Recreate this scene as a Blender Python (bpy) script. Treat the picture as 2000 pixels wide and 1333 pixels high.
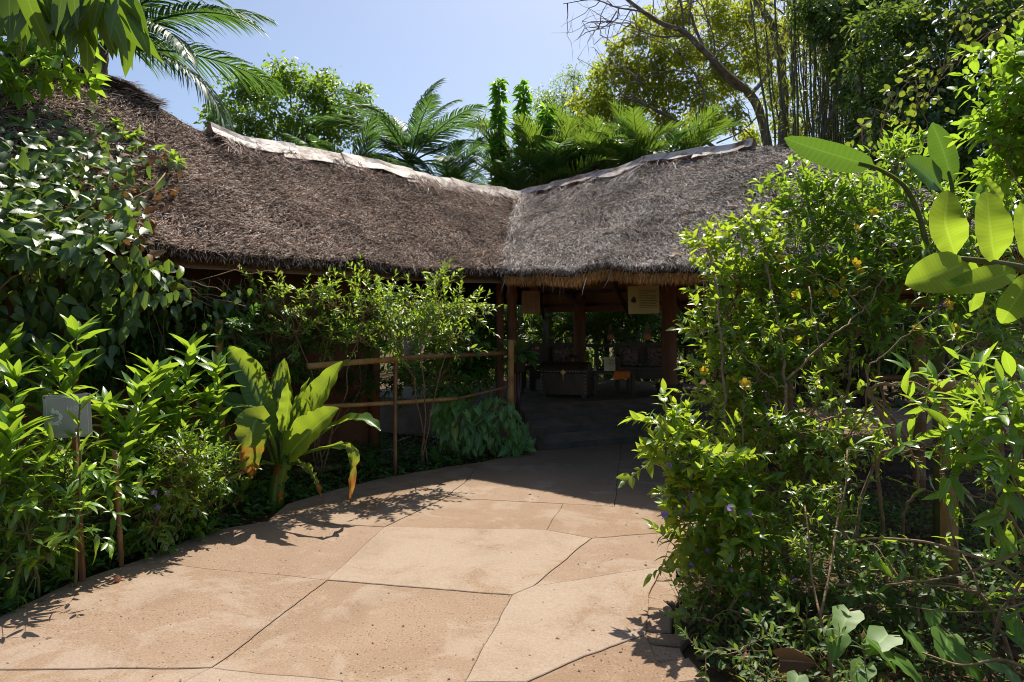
import bpy, math, random
import numpy as np
from mathutils import Vector, Matrix, noise

# ------------------------------------------------------------------ clear
for o in list(bpy.data.objects):
    bpy.data.objects.remove(o, do_unlink=True)
scene = bpy.context.scene
COL = scene.collection

# ------------------------------------------------------------------ camera
CAM_H = 1.6                     # eye height
FPX = 1333.0                    # focal length in photo pixels (photo 2000 wide, 24 mm lens)
HOR = 640.0                     # horizon row in the photo
cam_data = bpy.data.cameras.new('camera')
cam = bpy.data.objects.new('camera', cam_data)
COL.objects.link(cam)
cam.location = (0, 0, CAM_H)
cam.rotation_euler = (math.radians(90), 0, 0)
cam_data.sensor_width = 36.0
cam_data.lens = 36.0 * FPX / 2000.0
cam_data.shift_y = -(666.5 - HOR) / 2000.0
cam_data.clip_start = 0.05
cam_data.clip_end = 2000
scene.camera = cam

# ------------------------------------------------------------------ sky, sun, exposure
SUN_EL, SUN_AZ = 56.0, 13.0     # azimuth from +Y towards +X
world = bpy.data.worlds.new('World')
scene.world = world
world.use_nodes = True
wn = world.node_tree
wn.nodes.clear()
sky = wn.nodes.new('ShaderNodeTexSky')
sky.sky_type = 'NISHITA'
sky.sun_disc = False
sky.sun_elevation = math.radians(SUN_EL)
sky.sun_rotation = math.radians(SUN_AZ)
sky.altitude = 900
sky.air_density = 1.0
sky.dust_density = 3.0
sky.ozone_density = 1.6
bg = wn.nodes.new('ShaderNodeBackground')
bg.inputs['Strength'].default_value = 0.09
wo = wn.nodes.new('ShaderNodeOutputWorld')
wn.links.new(sky.outputs[0], bg.inputs[0])
wn.links.new(bg.outputs[0], wo.inputs[0])

sd = bpy.data.lights.new('sun', 'SUN')
sd.energy = 5.0
sd.angle = math.radians(0.5)
sd.color = (1.0, 0.94, 0.82)
sun = bpy.data.objects.new('sun', sd)
COL.objects.link(sun)
_e, _a = math.radians(SUN_EL), math.radians(SUN_AZ)
SUN_DIR = Vector((math.sin(_a) * math.cos(_e), math.cos(_a) * math.cos(_e), math.sin(_e)))
sun.rotation_euler = SUN_DIR.to_track_quat('Z', 'Y').to_euler()
sun.location = (3, 10, 30)

scene.view_settings.view_transform = 'Standard'
scene.view_settings.look = 'None'
scene.view_settings.exposure = 0.72
scene.view_settings.gamma = 1.0
scene.view_settings.use_curve_mapping = False
scene.render.engine = 'CYCLES'
scene.cycles.use_denoising = True
scene.cycles.filter_width = 1.0
scene.cycles.max_bounces = 7
scene.cycles.diffuse_bounces = 3
scene.cycles.transmission_bounces = 5
scene.cycles.caustics_reflective = False
scene.cycles.caustics_refractive = False

# ------------------------------------------------------------------ pixel helpers
def P(px, py, Y):
    """point seen at photo pixel (px,py) that lies at distance Y in front of the camera"""
    return Vector(((px - 1000) / FPX * Y, Y, CAM_H - (py - HOR) / FPX * Y))

def G(px, py, z=0.0):
    Y = (CAM_H - z) * FPX / (py - HOR)
    return Vector(((px - 1000) / FPX * Y, Y, z))

def nrm(a):
    return a / np.maximum(np.linalg.norm(a, axis=-1, keepdims=True), 1e-9)

def project(p):
    """(N,3) -> photo pixels"""
    Y = np.maximum(p[..., 1], 0.01)
    return 1000 + p[..., 0] / Y * FPX, HOR - (p[..., 2] - CAM_H) / Y * FPX

# ------------------------------------------------------------------ mesh builder
class MB:
    def __init__(self):
        self.V, self.L, self.T, self.U = [], [], [], []
        self.n = 0

    def add(self, V, faces, UV=None):
        V = np.asarray(V, dtype=np.float64).reshape(-1, 3)
        L = np.array([i for f in faces for i in f], dtype=np.int64)
        T = np.array([len(f) for f in faces], dtype=np.int64)
        self.raw(V, L, T, UV)
        return self

    def raw(self, V, L, T, UV=None):
        if UV is None:
            UV = np.zeros((len(V), 2))
        self.V.append(V); self.L.append(L + self.n); self.T.append(T); self.U.append(np.asarray(UV))
        self.n += len(V)

    def inst(self, T, M):
        """T = template MB-tuple, M = (N,4,4)"""
        if len(M) == 0:
            return self
        V0, L0, T0, U0 = T
        M = np.asarray(M)
        V = np.einsum('nij,kj->nki', M[:, :3, :3], V0) + M[:, None, :3, 3]
        N, k = len(M), len(V0)
        L = (L0[None, :] + (np.arange(N) * k)[:, None]).ravel()
        self.raw(V.reshape(-1, 3), L, np.tile(T0, N), np.tile(U0, (N, 1)))
        return self

    def template(self):
        return (np.concatenate(self.V), np.concatenate(self.L), np.concatenate(self.T), np.concatenate(self.U))

    def box(self, c, s, rz=0.0, ax=None):
        c = np.array(c, float); h = np.array(s, float) / 2
        v = np.array([[x, y, z] for x in (-1, 1) for y in (-1, 1) for z in (-1, 1)]) * h
        if rz:
            cs, sn = math.cos(rz), math.sin(rz)
            v = np.stack([v[:, 0] * cs - v[:, 1] * sn, v[:, 0] * sn + v[:, 1] * cs, v[:, 2]], 1)
        f = [(0, 1, 3, 2), (4, 6, 7, 5), (0, 4, 5, 1), (2, 3, 7, 6), (0, 2, 6, 4), (1, 5, 7, 3)]
        return self.add(v + c, f)

    def beam(self, a, b, w, h):
        """box of cross-section w x h from a to b"""
        a, b = np.array(a, float), np.array(b, float)
        d = nrm(b - a); up = np.array([0, 0, 1.0])
        if abs(d[2]) > .95: up = np.array([1.0, 0, 0])
        x = nrm(np.cross(d, up)); z = np.cross(x, d)
        v = []
        for p in (a, b):
            for sx, sz in ((-1, -1), (1, -1), (1, 1), (-1, 1)):
                v.append(p + x * sx * w / 2 + z * sz * h / 2)
        return self.add(v, [(3, 2, 1, 0), (4, 5, 6, 7), (0, 1, 5, 4), (1, 2, 6, 5), (2, 3, 7, 6), (3, 0, 4, 7)])

    def tube(self, pts, rad, sides=6, cap=True):
        pts = np.array([tuple(p) for p in pts], float)
        n = len(pts)
        rad = np.broadcast_to(np.asarray(rad, float), (n,))
        tan = np.gradient(pts, axis=0); tan = nrm(tan)
        ref = np.array([0.31, 0.17, 0.93])
        if abs(np.dot(tan[0], ref)) > .9: ref = np.array([1.0, 0.1, 0])
        V = []
        x = nrm(np.cross(tan[0], ref))
        ang = np.arange(sides) * 2 * math.pi / sides
        for i in range(n):
            x = nrm(x - tan[i] * np.dot(x, tan[i])); y = np.cross(tan[i], x)
            V.append(pts[i] + rad[i] * (np.cos(ang)[:, None] * x + np.sin(ang)[:, None] * y))
        V = np.concatenate(V)
        F = []
        for i in range(n - 1):
            for j in range(sides):
                k = (j + 1) % sides
                F.append((i * sides + j, i * sides + k, (i + 1) * sides + k, (i + 1) * sides + j))
        if cap:
            F.append(tuple(range(sides - 1, -1, -1)))
            F.append(tuple((n - 1) * sides + j for j in range(sides)))
        U = np.stack([np.tile(np.arange(sides) / sides, n), np.repeat(np.linspace(0, 1, n), sides)], 1)
        return self.add(V, F, U)

    def lathe(self, prof, c=(0, 0, 0), sides=20):
        """prof: list of (r,z)"""
        ang = np.arange(sides) * 2 * math.pi / sides
        V = np.concatenate([np.stack([r * np.cos(ang) + c[0], r * np.sin(ang) + c[1], np.full(sides, z + c[2])], 1) for r, z in prof])
        F = []
        for i in range(len(prof) - 1):
            for j in range(sides):
                k = (j + 1) % sides
                F.append((i * sides + j, i * sides + k, (i + 1) * sides + k, (i + 1) * sides + j))
        F.append(tuple(range(sides - 1, -1, -1)))
        F.append(tuple((len(prof) - 1) * sides + j for j in range(sides)))
        return self.add(V, F)

    def mesh(self, name, mat, smooth=True):
        me = bpy.data.meshes.new(name)
        V, L, T, U = self.template()
        me.vertices.add(len(V)); me.vertices.foreach_set('co', V.astype(np.float32).ravel())
        me.loops.add(len(L)); me.loops.foreach_set('vertex_index', L.astype(np.int32))
        me.polygons.add(len(T))
        st = np.concatenate([[0], np.cumsum(T)[:-1]]).astype(np.int32)
        me.polygons.foreach_set('loop_start', st)
        uv = me.uv_layers.new(name='UVMap')
        uv.data.foreach_set('uv', U[L].astype(np.float32).ravel())
        me.polygons.foreach_set('use_smooth', np.full(len(T), bool(smooth)))
        if mat is not None:
            me.materials.append(mat)
        me.update(calc_edges=True)
        me.validate()
        return me

    def build(self, name, mat, parent=None, smooth=True, kind=None, label=None):
        me = self.mesh(name, mat, smooth)
        return link(name, me, parent, kind, label)

def link(name, me, parent=None, kind=None, label=None, M=None):
    """mesh data is in world coordinates; a child gets shifted to its parent's frame"""
    o = bpy.data.objects.new(name, me)
    COL.objects.link(o)
    if M is None:
        M = Matrix.Identity(4)
    if parent is not None:
        o.parent = parent
        w = WORLD.get(parent.name, Vector((0, 0, 0)))
        o.matrix_basis = Matrix.Translation(-w) @ M
        WORLD[o.name] = w + (Matrix.Translation(-w) @ M).translation
    else:
        o.matrix_basis = M
        WORLD[o.name] = M.translation.copy()
    if kind: o['kind'] = kind
    if label: o['label'] = label
    return o

WORLD = {}

def thing(name, label, cat, loc=(0, 0, 0), group=None):
    o = bpy.data.objects.new(name, None)
    COL.objects.link(o)
    o.empty_display_size = 0.1
    o.location = loc
    WORLD[o.name] = Vector(loc)
    o['label'] = label; o['category'] = cat
    if group: o['group'] = group
    return o

def tag(o, label, cat, group=None):
    o['label'] = label; o['category'] = cat
    if group: o['group'] = group
    return o

def structure(name, mb, mat, smooth=False):
    o = mb.build(name, mat, None, smooth)
    o['kind'] = 'structure'
    return o

# ------------------------------------------------------------------ material helpers
class NT:
    def __init__(self, name):
        self.m = bpy.data.materials.new(name); self.m.use_nodes = True
        self.t = self.m.node_tree; self.t.nodes.clear()
        self.out = self.n('ShaderNodeOutputMaterial')
    def n(self, typ, **kw):
        nd = self.t.nodes.new(typ)
        for k, v in kw.items():
            if k.startswith('i_'):
                nd.inputs[k[2:].replace('_', ' ')].default_value = v
            else:
                setattr(nd, k, v)
        return nd
    def l(self, a, b):
        self.t.links.new(a, b)
    def coord(self, which='Object'):
        return self.n('ShaderNodeTexCoord').outputs[which]
    def noise(self, vec, scale, detail=4, rough=.55, dist=0.0):
        nd = self.n('ShaderNodeTexNoise')
        nd.inputs['Scale'].default_value = scale; nd.inputs['Detail'].default_value = detail
        nd.inputs['Roughness'].default_value = rough; nd.inputs['Distortion'].default_value = dist
        if vec is not None: self.l(vec, nd.inputs['Vector'])
        return nd.outputs['Fac']
    def ramp(self, fac, stops):
        nd = self.n('ShaderNodeValToRGB')
        el = nd.color_ramp.elements
        while len(el) < len(stops): el.new(0.5)
        for e, (p, c) in zip(el, stops):
            e.position = p
            e.color = (*c, 1) if len(c) == 3 else c
        self.l(fac, nd.inputs[0])
        return nd.outputs['Color']
    def mix(self, f, a, b, mode='MIX'):
        nd = self.n('ShaderNodeMix', data_type='RGBA', blend_type=mode)
        for s, v in (('Factor', f), ('A', a), ('B', b)):
            i = [q for q in nd.inputs if q.name == s and q.enabled and (s == 'Factor' and q.type == 'VALUE' or q.type == 'RGBA')][0]
            if hasattr(v, 'is_linked'): self.l(v, i)
            elif isinstance(v, (int, float)): i.default_value = v
            else: i.default_value = (*v, 1) if len(v) == 3 else v
        return [q for q in nd.outputs if q.enabled and q.type == 'RGBA'][0]
    def math(self, op, a, b=None, c=None):
        nd = self.n('ShaderNodeMath', operation=op)
        for i, v in enumerate((a, b, c)):
            if v is None: continue
            if hasattr(v, 'is_linked'): self.l(v, nd.inputs[i])
            else: nd.inputs[i].default_value = v
        return nd.outputs[0]
    def bump(self, h, strength=.4, dist=.01):
        nd = self.n('ShaderNodeBump'); nd.inputs['Strength'].default_value = strength
        nd.inputs['Distance'].default_value = dist
        self.l(h, nd.inputs['Height'])
        return nd.outputs[0]
    def bsdf(self, col, rough=.8, spec=.3, bump=None, metal=0.0):
        nd = self.n('ShaderNodeBsdfPrincipled')
        for k, v in (('Base Color', col), ('Roughness', rough), ('Specular IOR Level', spec), ('Metallic', metal)):
            if hasattr(v, 'is_linked'): self.l(v, nd.inputs[k])
            elif k == 'Base Color': nd.inputs[k].default_value = (*v, 1)
            else: nd.inputs[k].default_value = v
        if bump is not None: self.l(bump, nd.inputs['Normal'])
        return nd.outputs[0]
    def done(self, sh):
        self.l(sh, self.out.inputs['Surface'])
        return self.m
    def rnd(self):
        """random number that differs per loose piece and per object"""
        g = self.n('ShaderNodeNewGeometry'); o = self.n('ShaderNodeObjectInfo')
        s = self.math('ADD', g.outputs['Random Per Island'], o.outputs['Random'])
        return self.math('FRACT', s)

def mat_plain(name, c1, c2, scale=6, rough=.8, spec=.3, bump=.3, stretch=None, detail=5, bd=.01):
    m = NT(name); v = m.coord()
    if stretch:
        mp = m.n('ShaderNodeMapping'); mp.inputs['Scale'].default_value = stretch
        m.l(v, mp.inputs[0]); v = mp.outputs[0]
    f = m.noise(v, scale, detail)
    col = m.ramp(f, [(.3, c1), (.7, c2)])
    f2 = m.noise(v, scale * 6, 4)
    return m.done(m.bsdf(col, rough, spec, m.bump(f2, bump, bd)))

def leaf_mat(name, c1, c2, tr, trans=.42, rough=.38, spec=.5, yellow=.03, vein=.35, ycol=(.30, .26, .03), ribs=0, brown=0.0):
    """leaf: glossy upper side, light shining through from behind"""
    m = NT(name)
    r = m.rnd()
    stops = [(0, c1), (.94 - yellow, c2), (1 - yellow, c2), (1 - yellow * .5, ycol)]
    if yellow <= 0: stops = [(0, c1), (1, c2)]
    base = m.ramp(r, stops)
    obn = m.noise(m.coord('Object'), 9, 2)
    base = m.mix(m.math('MULTIPLY', obn, .35), base, c1)
    uv = m.n('ShaderNodeSeparateXYZ'); m.l(m.coord('UV'), uv.inputs[0])
    a = m.math('ABSOLUTE', m.math('SUBTRACT', uv.outputs['X'], .5))
    mid = m.math('LESS_THAN', a, .035)
    vc = tuple(min(1, q * 1.8 + .05) for q in c2)
    base = m.mix(m.math('MULTIPLY', mid, vein), base, vc)
    w = m.math('ADD', m.math('MULTIPLY', uv.outputs['Y'], 55.0 if ribs == 0 else ribs), m.math('MULTIPLY', a, -34.0 if ribs == 0 else -8.0))
    rib = m.math('SINE', w)
    if brown > 0:
        bn = m.noise(m.coord('Object'), 7, 4, .6)
        edge = m.math('ADD', m.math('MULTIPLY', m.math('POWER', uv.outputs['Y'], 2.2), .42), m.math('MULTIPLY', bn, .62))
        bf = m.ramp(edge, [(.80 - brown * .55, (0, 0, 0)), (.86 - brown * .5, (1, 1, 1))])
        base = m.mix(bf, base, (.30, .115, .02))
    if ribs: base = m.mix(m.math('MULTIPLY', m.math('ADD', rib, 1.0), .10), base, vc)
    nb = m.bump(rib, .09 if ribs == 0 else .10, .003)
    p = m.bsdf(base, rough, spec, nb)
    t = m.n('ShaderNodeBsdfTranslucent')
    tc = m.mix(.62, base, tr)
    if brown > 0: tc = m.mix(bf, tc, (.42, .17, .03))
    m.l(tc, t.inputs['Color'])
    mx = m.n('ShaderNodeMixShader'); mx.inputs[0].default_value = trans
    m.l(p, mx.inputs[1]); m.l(t.outputs[0], mx.inputs[2])
    return m.done(mx.outputs[0])
# ------------------------------------------------------------------ materials of the place
def make_concrete():
    m = NT('concrete'); v = m.coord('Object')
    oi = m.n('ShaderNodeObjectInfo')
    pale = m.n('ShaderNodeSeparateColor'); m.l(oi.outputs['Color'], pale.inputs[0])
    big = m.noise(v, 1.1, 5, .6, .6)
    col = m.ramp(big, [(.28, (.190, .122, .077)), (.5, (.250, .168, .111)), (.72, (.292, .206, .143))])
    # pale worn patches
    pn = m.noise(v, 2.0, 8, .68, .5)
    pf = m.math('ADD', pn, m.math('MULTIPLY', pale.outputs[0], .17))
    pm = m.ramp(pf, [(.53, (0, 0, 0)), (.585, (.6, .6, .6)), (.70, (1, 1, 1))])
    col = m.mix(m.math('MULTIPLY', pm, .66), col, (.392, .328, .265))
    # fine sand grain and pebbles showing through
    gr = m.noise(v, 85, 4, .75)
    col = m.mix(.42, col, m.ramp(gr, [(.30, (.115, .07, .042)), (.5, (.250, .168, .108)), (.70, (.40, .30, .215))]))
    vo = m.n('ShaderNodeTexVoronoi'); vo.inputs['Scale'].default_value = 48; m.l(v, vo.inputs['Vector'])
    peb = m.math('LESS_THAN', vo.outputs['Distance'], .24)
    pebm = m.math('MULTIPLY', peb, m.math('GREATER_THAN', m.noise(v, 1.7, 3), .44))
    pebm = m.math('MULTIPLY', pebm, m.math('SUBTRACT', 1.0, pm))
    vs = m.n('ShaderNodeSeparateColor'); m.l(vo.outputs['Color'], vs.inputs[0])
    pc = m.ramp(vs.outputs[0], [(.2, (0.106, 0.063, 0.041)), (.6, (0.218, 0.149, 0.101)), (.9, (0.345, 0.280, 0.215))])
    col = m.mix(m.math('MULTIPLY', pebm, .8), col, pc)
    # every slab was cast on its own day
    tint = m.ramp(oi.outputs['Random'], [(0, (.90, .86, .82)), (.5, (1, 1, 1)), (1, (1.0, 1.0, 1.04))])
    col = m.mix(1.0, col, tint, 'MULTIPLY')
    # dark damp stains
    st = m.ramp(m.noise(v, .8, 5, .6, .8), [(.56, (0, 0, 0)), (.74, (1, 1, 1))])
    col = m.mix(m.math('MULTIPLY', st, .28), col, (0.134, 0.077, 0.045))
    h = m.math('ADD', m.math('MULTIPLY', gr, .5), m.math('MULTIPLY', pebm, .5))
    h = m.math('ADD', h, m.math('MULTIPLY', m.noise(v, 9, 5), 1.6))
    return m.done(m.bsdf(col, .88, .22, m.bump(h, .5, .006)))

def make_straw(name, cs, rough=.8, spec=.10):
    m = NT(name)
    col = m.ramp(m.rnd(), cs)
    v = m.coord('Object')
    n = m.noise(v, 1.3, 4, .6)
    col = m.mix(m.ramp(n, [(.38, (0, 0, 0)), (.66, (.6, .6, .6))]), col, (.045, .029, .020))
    return m.done(m.bsdf(col, rough, spec))

def make_bamboo(name, c1, c2):
    m = NT(name); v = m.coord()
    mp = m.n('ShaderNodeMapping'); mp.inputs['Scale'].default_value = (1, 1, .12)
    m.l(v, mp.inputs[0])
    f = m.noise(mp.outputs[0], 60, 4)
    col = m.ramp(f, [(.3, c1), (.7, c2)])
    d = m.ramp(m.noise(v, 5, 4, .6), [(.45, (0, 0, 0)), (.7, (1, 1, 1))])
    col = m.mix(m.math('MULTIPLY', d, .55), col, tuple(q * .4 for q in c1))
    return m.done(m.bsdf(col, .5, .4, m.bump(f, .3, .004)))

def make_metal_sheet():
    m = NT('weathered_sheet'); v = m.coord()
    f = m.noise(v, 4.5, 7, .68, .6)
    col = m.ramp(f, [(.36, (.15, .075, .05)), (.43, (.36, .25, .20)), (.50, (.54, .47, .42)), (.66, (.62, .58, .54))])
    oi = m.n('ShaderNodeObjectInfo'); col = m.mix(1.0, col, m.ramp(oi.outputs['Random'], [(0, (.72, .66, .62)), (1, (1, 1, 1))]), 'MULTIPLY')
    return m.done(m.bsdf(col, .6, .3, m.bump(m.noise(v, 14, 4), .35, .02)))

def make_mat_weave():
    m = NT('woven_mat'); v = m.coord()
    ck = m.n('ShaderNodeTexChecker'); ck.inputs['Scale'].default_value = 28; m.l(v, ck.inputs['Vector'])
    col = m.mix(ck.outputs['Fac'], (.58, .32, .15), (.38, .20, .09))
    col = m.mix(m.noise(v, 4, 4), col, (.26, .14, .07))
    return m.done(m.bsdf(col, .75, .3, m.bump(ck.outputs['Fac'], .4, .01)))

M_CONC = make_concrete()
M_SOIL = mat_plain('soil', (.045, .028, .016), (.115, .070, .040), 3, .95, .1, .8, bd=.04)
M_MORTAR = mat_plain('joint_dirt', (.03, .018, .010), (.075, .045, .026), 12, .95, .1, .5)
M_STONE = mat_plain('edging_stone', (.16, .10, .062), (.38, .26, .175), 7, .9, .2, .6)
M_STRAW = make_straw('thatch_straw', [(0, (0.128, 0.093, 0.076)), (.40, (0.328, 0.255, 0.214)), (.72, (0.666, 0.550, 0.482)), (.93, (0.900, 0.900, 0.869)), (1, (0.900, 0.900, 0.900))])
M_STRAW_L = make_straw('thatch_straw_brown', [(0, (0.115, 0.078, 0.057)), (.42, (0.276, 0.188, 0.139)), (.74, (0.514, 0.366, 0.284)), (.94, (0.859, 0.645, 0.533)), (1, (0.900, 0.900, 0.900))])
M_STRAW_BOUNCE = make_straw('straw_bounce_tint', [(0, (.42, .18, .05)), (.5, (.72, .36, .11)), (1, (.85, .52, .22))])  # under-eave straw: light bounced off the path is put into its orange colour
M_THATCH = mat_plain('thatch_base', (.03, .02, .014), (.085, .058, .043), 14, .95, .1, .9, bd=.05)
M_SHEET = make_metal_sheet()
M_BAMBOO = make_bamboo('bamboo_dry', (.30, .16, .05), (.46, .27, .095))
M_BAMBOO_D = make_bamboo('bamboo_weathered', (.17, .085, .04), (.30, .165, .075))
M_CULM = make_bamboo('bamboo_culm', (.07, .075, .035), (.15, .145, .06))
M_WOODRED = mat_plain('red_brown_wood', (.14, .055, .026), (.24, .10, .048), 3, .6, .35, .3, (6, 6, .6))
M_WOODDK = mat_plain('dark_wood', (0.037, 0.024, 0.015), (0.085, 0.054, 0.034), 4, .42, .45, .3, (5, 1, 1))
M_WALL = mat_plain('mud_wall', (.11, .048, .026), (.19, .09, .05), 4, .95, .1, .7)
M_FLOOR = mat_plain('stone_floor', (0.115, 0.088, 0.065), (0.230, 0.173, 0.126), 4, .75, .25, .2)
M_STEP = mat_plain('grey_step', (0.044, 0.038, 0.033), (0.085, 0.072, 0.061), 5, .8, .35, .3)
M_MATW = make_mat_weave()
M_TWIG = mat_plain('twig_bark', (.16, .095, .05), (.32, .215, .125), 16, .8, .2, .5)
M_STEMG = mat_plain('green_stem', (.08, .09, .03), (.16, .15, .05), 12, .6, .3, .3)
M_BARK = mat_plain('grey_bark', (.12, .095, .075), (.29, .245, .20), 7, .9, .15, .9, (1, 1, .35), bd=.03)
M_BARKD = mat_plain('dark_bark', (.06, .045, .033), (.15, .115, .085), 8, .9, .15, .8, bd=.03)
M_LITTER = leaf_mat('dry_leaf', (.10, .05, .022), (.30, .18, .09), (.35, .17, .05), .2, .7, .2, 0, .3)
M_GREYPLATE = mat_plain('galvanised_plate', (.30, .30, .285), (.40, .40, .385), 9, .45, .45, .15, (1, 1, .3), bd=.002)
M_PALEPRINT = mat_plain('pale_print', (.55, .55, .52), (.66, .66, .63), 20, .6, .3, .1)
M_CREAM = mat_plain('cream_board', (.34, .29, .12), (.42, .36, .16), 3, .7, .25, .1)
M_INK = mat_plain('faded_ink', (.13, .10, .04), (.19, .15, .06), 30, .8, .2, .1)
M_BLACK = mat_plain('black_paint', (.010, .014, .012), (.022, .025, .022), 10, .6, .3, .1)
M_BRASS = NT('brass'); M_BRASS = M_BRASS.done(M_BRASS.bsdf((.62, .45, .16), .35, .5, None, .9))
M_ORANGE = mat_plain('orange_cloth', (.60, .15, .025), (.80, .24, .05), 25, .9, .2, .4)
M_TERRA = mat_plain('terracotta', (.38, .13, .06), (.58, .24, .12), 9, .6, .35, .3)
M_ROPE = mat_plain('rope', (.38, .25, .11), (.55, .38, .18), 60, .9, .1, .5)
M_CUSHION = mat_plain('patterned_cushion', (.05, .03, .02), (.34, .26, .20), 22, .9, .15, .4)
M_PAPER = mat_plain('menu_paper', (.50, .47, .26), (.78, .68, .50), 11, .6, .3, .05)
M_IRON = mat_plain('black_iron', (.015, .014, .013), (.03, .028, .025), 20, .5, .4, .2)

# leaves
LM_VINE = leaf_mat('vine_leaf', (.035, .085, .022), (.105, .195, .042), (.30, .46, .035), .38, .42, .75, .05, .3)
LM_GING = leaf_mat('ginger_leaf', (0.055, 0.146, 0.020), (0.128, 0.275, 0.032), (0.529, 0.713, 0.034), .48, .32, .8, .02, .6)
LM_BUSH = leaf_mat('bush_leaf', (0.061, 0.152, 0.022), (0.140, 0.268, 0.037), (0.529, 0.690, 0.040), .48, .36, .7, .03, .3)
LM_SHRUB = leaf_mat('shrub_leaf', (0.061, 0.152, 0.018), (0.152, 0.281, 0.034), (0.621, 0.759, 0.034), .52, .34, .7, .05, .35)
LM_ALLA = leaf_mat('allamanda_leaf', (0.049, 0.152, 0.020), (0.116, 0.262, 0.032), (0.506, 0.713, 0.034), .50, .32, .75, .04, .35)
LM_BIG = leaf_mat('big_shrub_leaf', (0.061, 0.171, 0.020), (0.140, 0.293, 0.032), (0.552, 0.736, 0.034), .50, .32, .7, .04, .5)
LM_RUB = leaf_mat('rubber_leaf', (.10, .21, .018), (.15, .29, .024), (.48, .62, .035), .62, .5, .22, 0, .55, ribs=120)
LM_STREL = leaf_mat('strelitzia_leaf', (.035, .10, .022), (.055, .14, .028), (.26, .46, .03), .30, .28, .7, 0, .6, ribs=240)
LM_BANANA = leaf_mat('banana_leaf', (.055, .145, .018), (.10, .215, .024), (.52, .64, .03), .50, .34, .6, 0, .8, ribs=230)
LM_BANDRY = leaf_mat('banana_leaf_drying', (.075, .15, .018), (.12, .20, .024), (.42, .48, .03), .45, .5, .4, 0, .8, ribs=230, brown=.50)
LM_SYNG = leaf_mat('arrowhead_leaf', (0.073, 0.187, 0.048), (0.163, 0.308, 0.090), (0.374, 0.593, 0.094), .35, .36, .5, .02, .9)
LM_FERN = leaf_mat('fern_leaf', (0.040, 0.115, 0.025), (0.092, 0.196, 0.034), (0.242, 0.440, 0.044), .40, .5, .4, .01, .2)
LM_COVER = leaf_mat('cover_leaf', (0.036, 0.090, 0.019), (0.102, 0.180, 0.034), (0.300, 0.408, 0.048), .40, .5, .4, .06, .2)
LM_PALM = leaf_mat('palm_leaflet', (0.026, 0.084, 0.031), (0.072, 0.156, 0.046), (0.208, 0.390, 0.046), .34, .5, .35, .01, .2)
LM_ARECA = leaf_mat('areca_leaflet', (.022, .07, .016), (.10, .19, .026), (.30, .46, .035), .40, .34, .6, .06, .2)
LM_TREE = leaf_mat('broad_tree_leaf', (0.049, 0.128, 0.022), (0.116, 0.226, 0.034), (0.460, 0.644, 0.040), .50, .36, .6, .02, .2)
LM_LIME = leaf_mat('lime_tree_leaf', (0.073, 0.183, 0.018), (0.159, 0.305, 0.029), (0.460, 0.667, 0.034), .58, .34, .55, .02, .3)
LM_ACAC = leaf_mat('acacia_leaf', (0.098, 0.195, 0.022), (0.244, 0.305, 0.029), (0.644, 0.690, 0.046), .64, .5, .4, .20, .1, (0.420, 0.270, 0.015))
LM_DARK = leaf_mat('dark_tree_leaf', (0.023, 0.073, 0.026), (0.086, 0.173, 0.046), (0.396, 0.540, 0.046), .38, .3, .8, .02, .2)
LM_ROUND = leaf_mat('round_leaf', (.05, .11, .016), (.125, .19, .024), (.36, .44, .03), .46, .4, .5, .08, .4)
LM_MANGO = leaf_mat('mango_leaf', (.03, .085, .014), (.085, .17, .02), (.28, .44, .025), .40, .3, .6, 0, .6)
LM_COLUMN = leaf_mat('column_tree_leaf', (0.044, 0.165, 0.022), (0.110, 0.264, 0.033), (0.468, 0.780, 0.039), .58, .3, .6, 0, .4)
LM_BAMB = leaf_mat('bamboo_leaf', (0.037, 0.075, 0.018), (0.150, 0.181, 0.027), (0.384, 0.420, 0.036), .42, .45, .45, .15, .1)

LM_IVY = leaf_mat('lobed_leaf', (.07, .17, .02), (.14, .27, .03), (.48, .62, .035), .46, .5, .5, .05, .5, ribs=1)
M_PALESTRAW = make_straw('bleached_straw', [(0, (.30, .25, .21)), (1, (.55, .49, .43))])
def petal_mat(name, c, tr):
    m = NT(name)
    p = m.bsdf(c, .5, .3); t = m.n('ShaderNodeBsdfTranslucent'); t.inputs[0].default_value = (*tr, 1)
    x = m.n('ShaderNodeMixShader'); x.inputs[0].default_value = .4
    m.l(p, x.inputs[1]); m.l(t.outputs[0], x.inputs[2])
    return m.done(x.outputs[0])
M_YELLOW = petal_mat('yellow_petal', (.78, .47, .02), (.85, .55, .03))
M_VIOLET = petal_mat('violet_petal', (.34, .20, .58), (.5, .3, .75))
M_PINK = petal_mat('pink_petal', (.72, .28, .24), (.8, .35, .3))

# ------------------------------------------------------------------ ground and path
def grid_ground():
    xs = np.concatenate([[-400, -120, -40], np.linspace(-16, 16, 65), [40, 120, 400]])
    ys = np.concatenate([[-400, -120, -30], np.linspace(-6, 26, 65), [45, 120, 400]])
    X, Y = np.meshgrid(xs, ys, indexing='ij')
    Z = np.full_like(X, -.06)
    mb = MB()
    V = np.stack([X, Y, Z], -1).reshape(-1, 3)
    ny = len(ys); F = []
    for i in range(len(xs) - 1):
        for j in range(ny - 1):
            a = i * ny + j
            F.append((a, a + ny, a + ny + 1, a + 1))
    mb.add(V, F)
    return structure('ground', mb, M_SOIL, True)
grid_ground()

# left and right borders of the path as seen in the photo
LEFT_EDGE = [(-260, 1320), (0, 1205), (130, 1143), (250, 1096), (380, 1050), (480, 1016), (560, 986), (640, 961), (740, 936), (860, 915), (960, 899), (1040, 882)]
RIGHT_EDGE = [(1345, 1420), (1325, 1333), (1285, 1290), (1262, 1230), (1268, 1165), (1292, 1106), (1315, 1050), (1335, 1000), (1360, 940), (1390, 880)]

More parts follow.
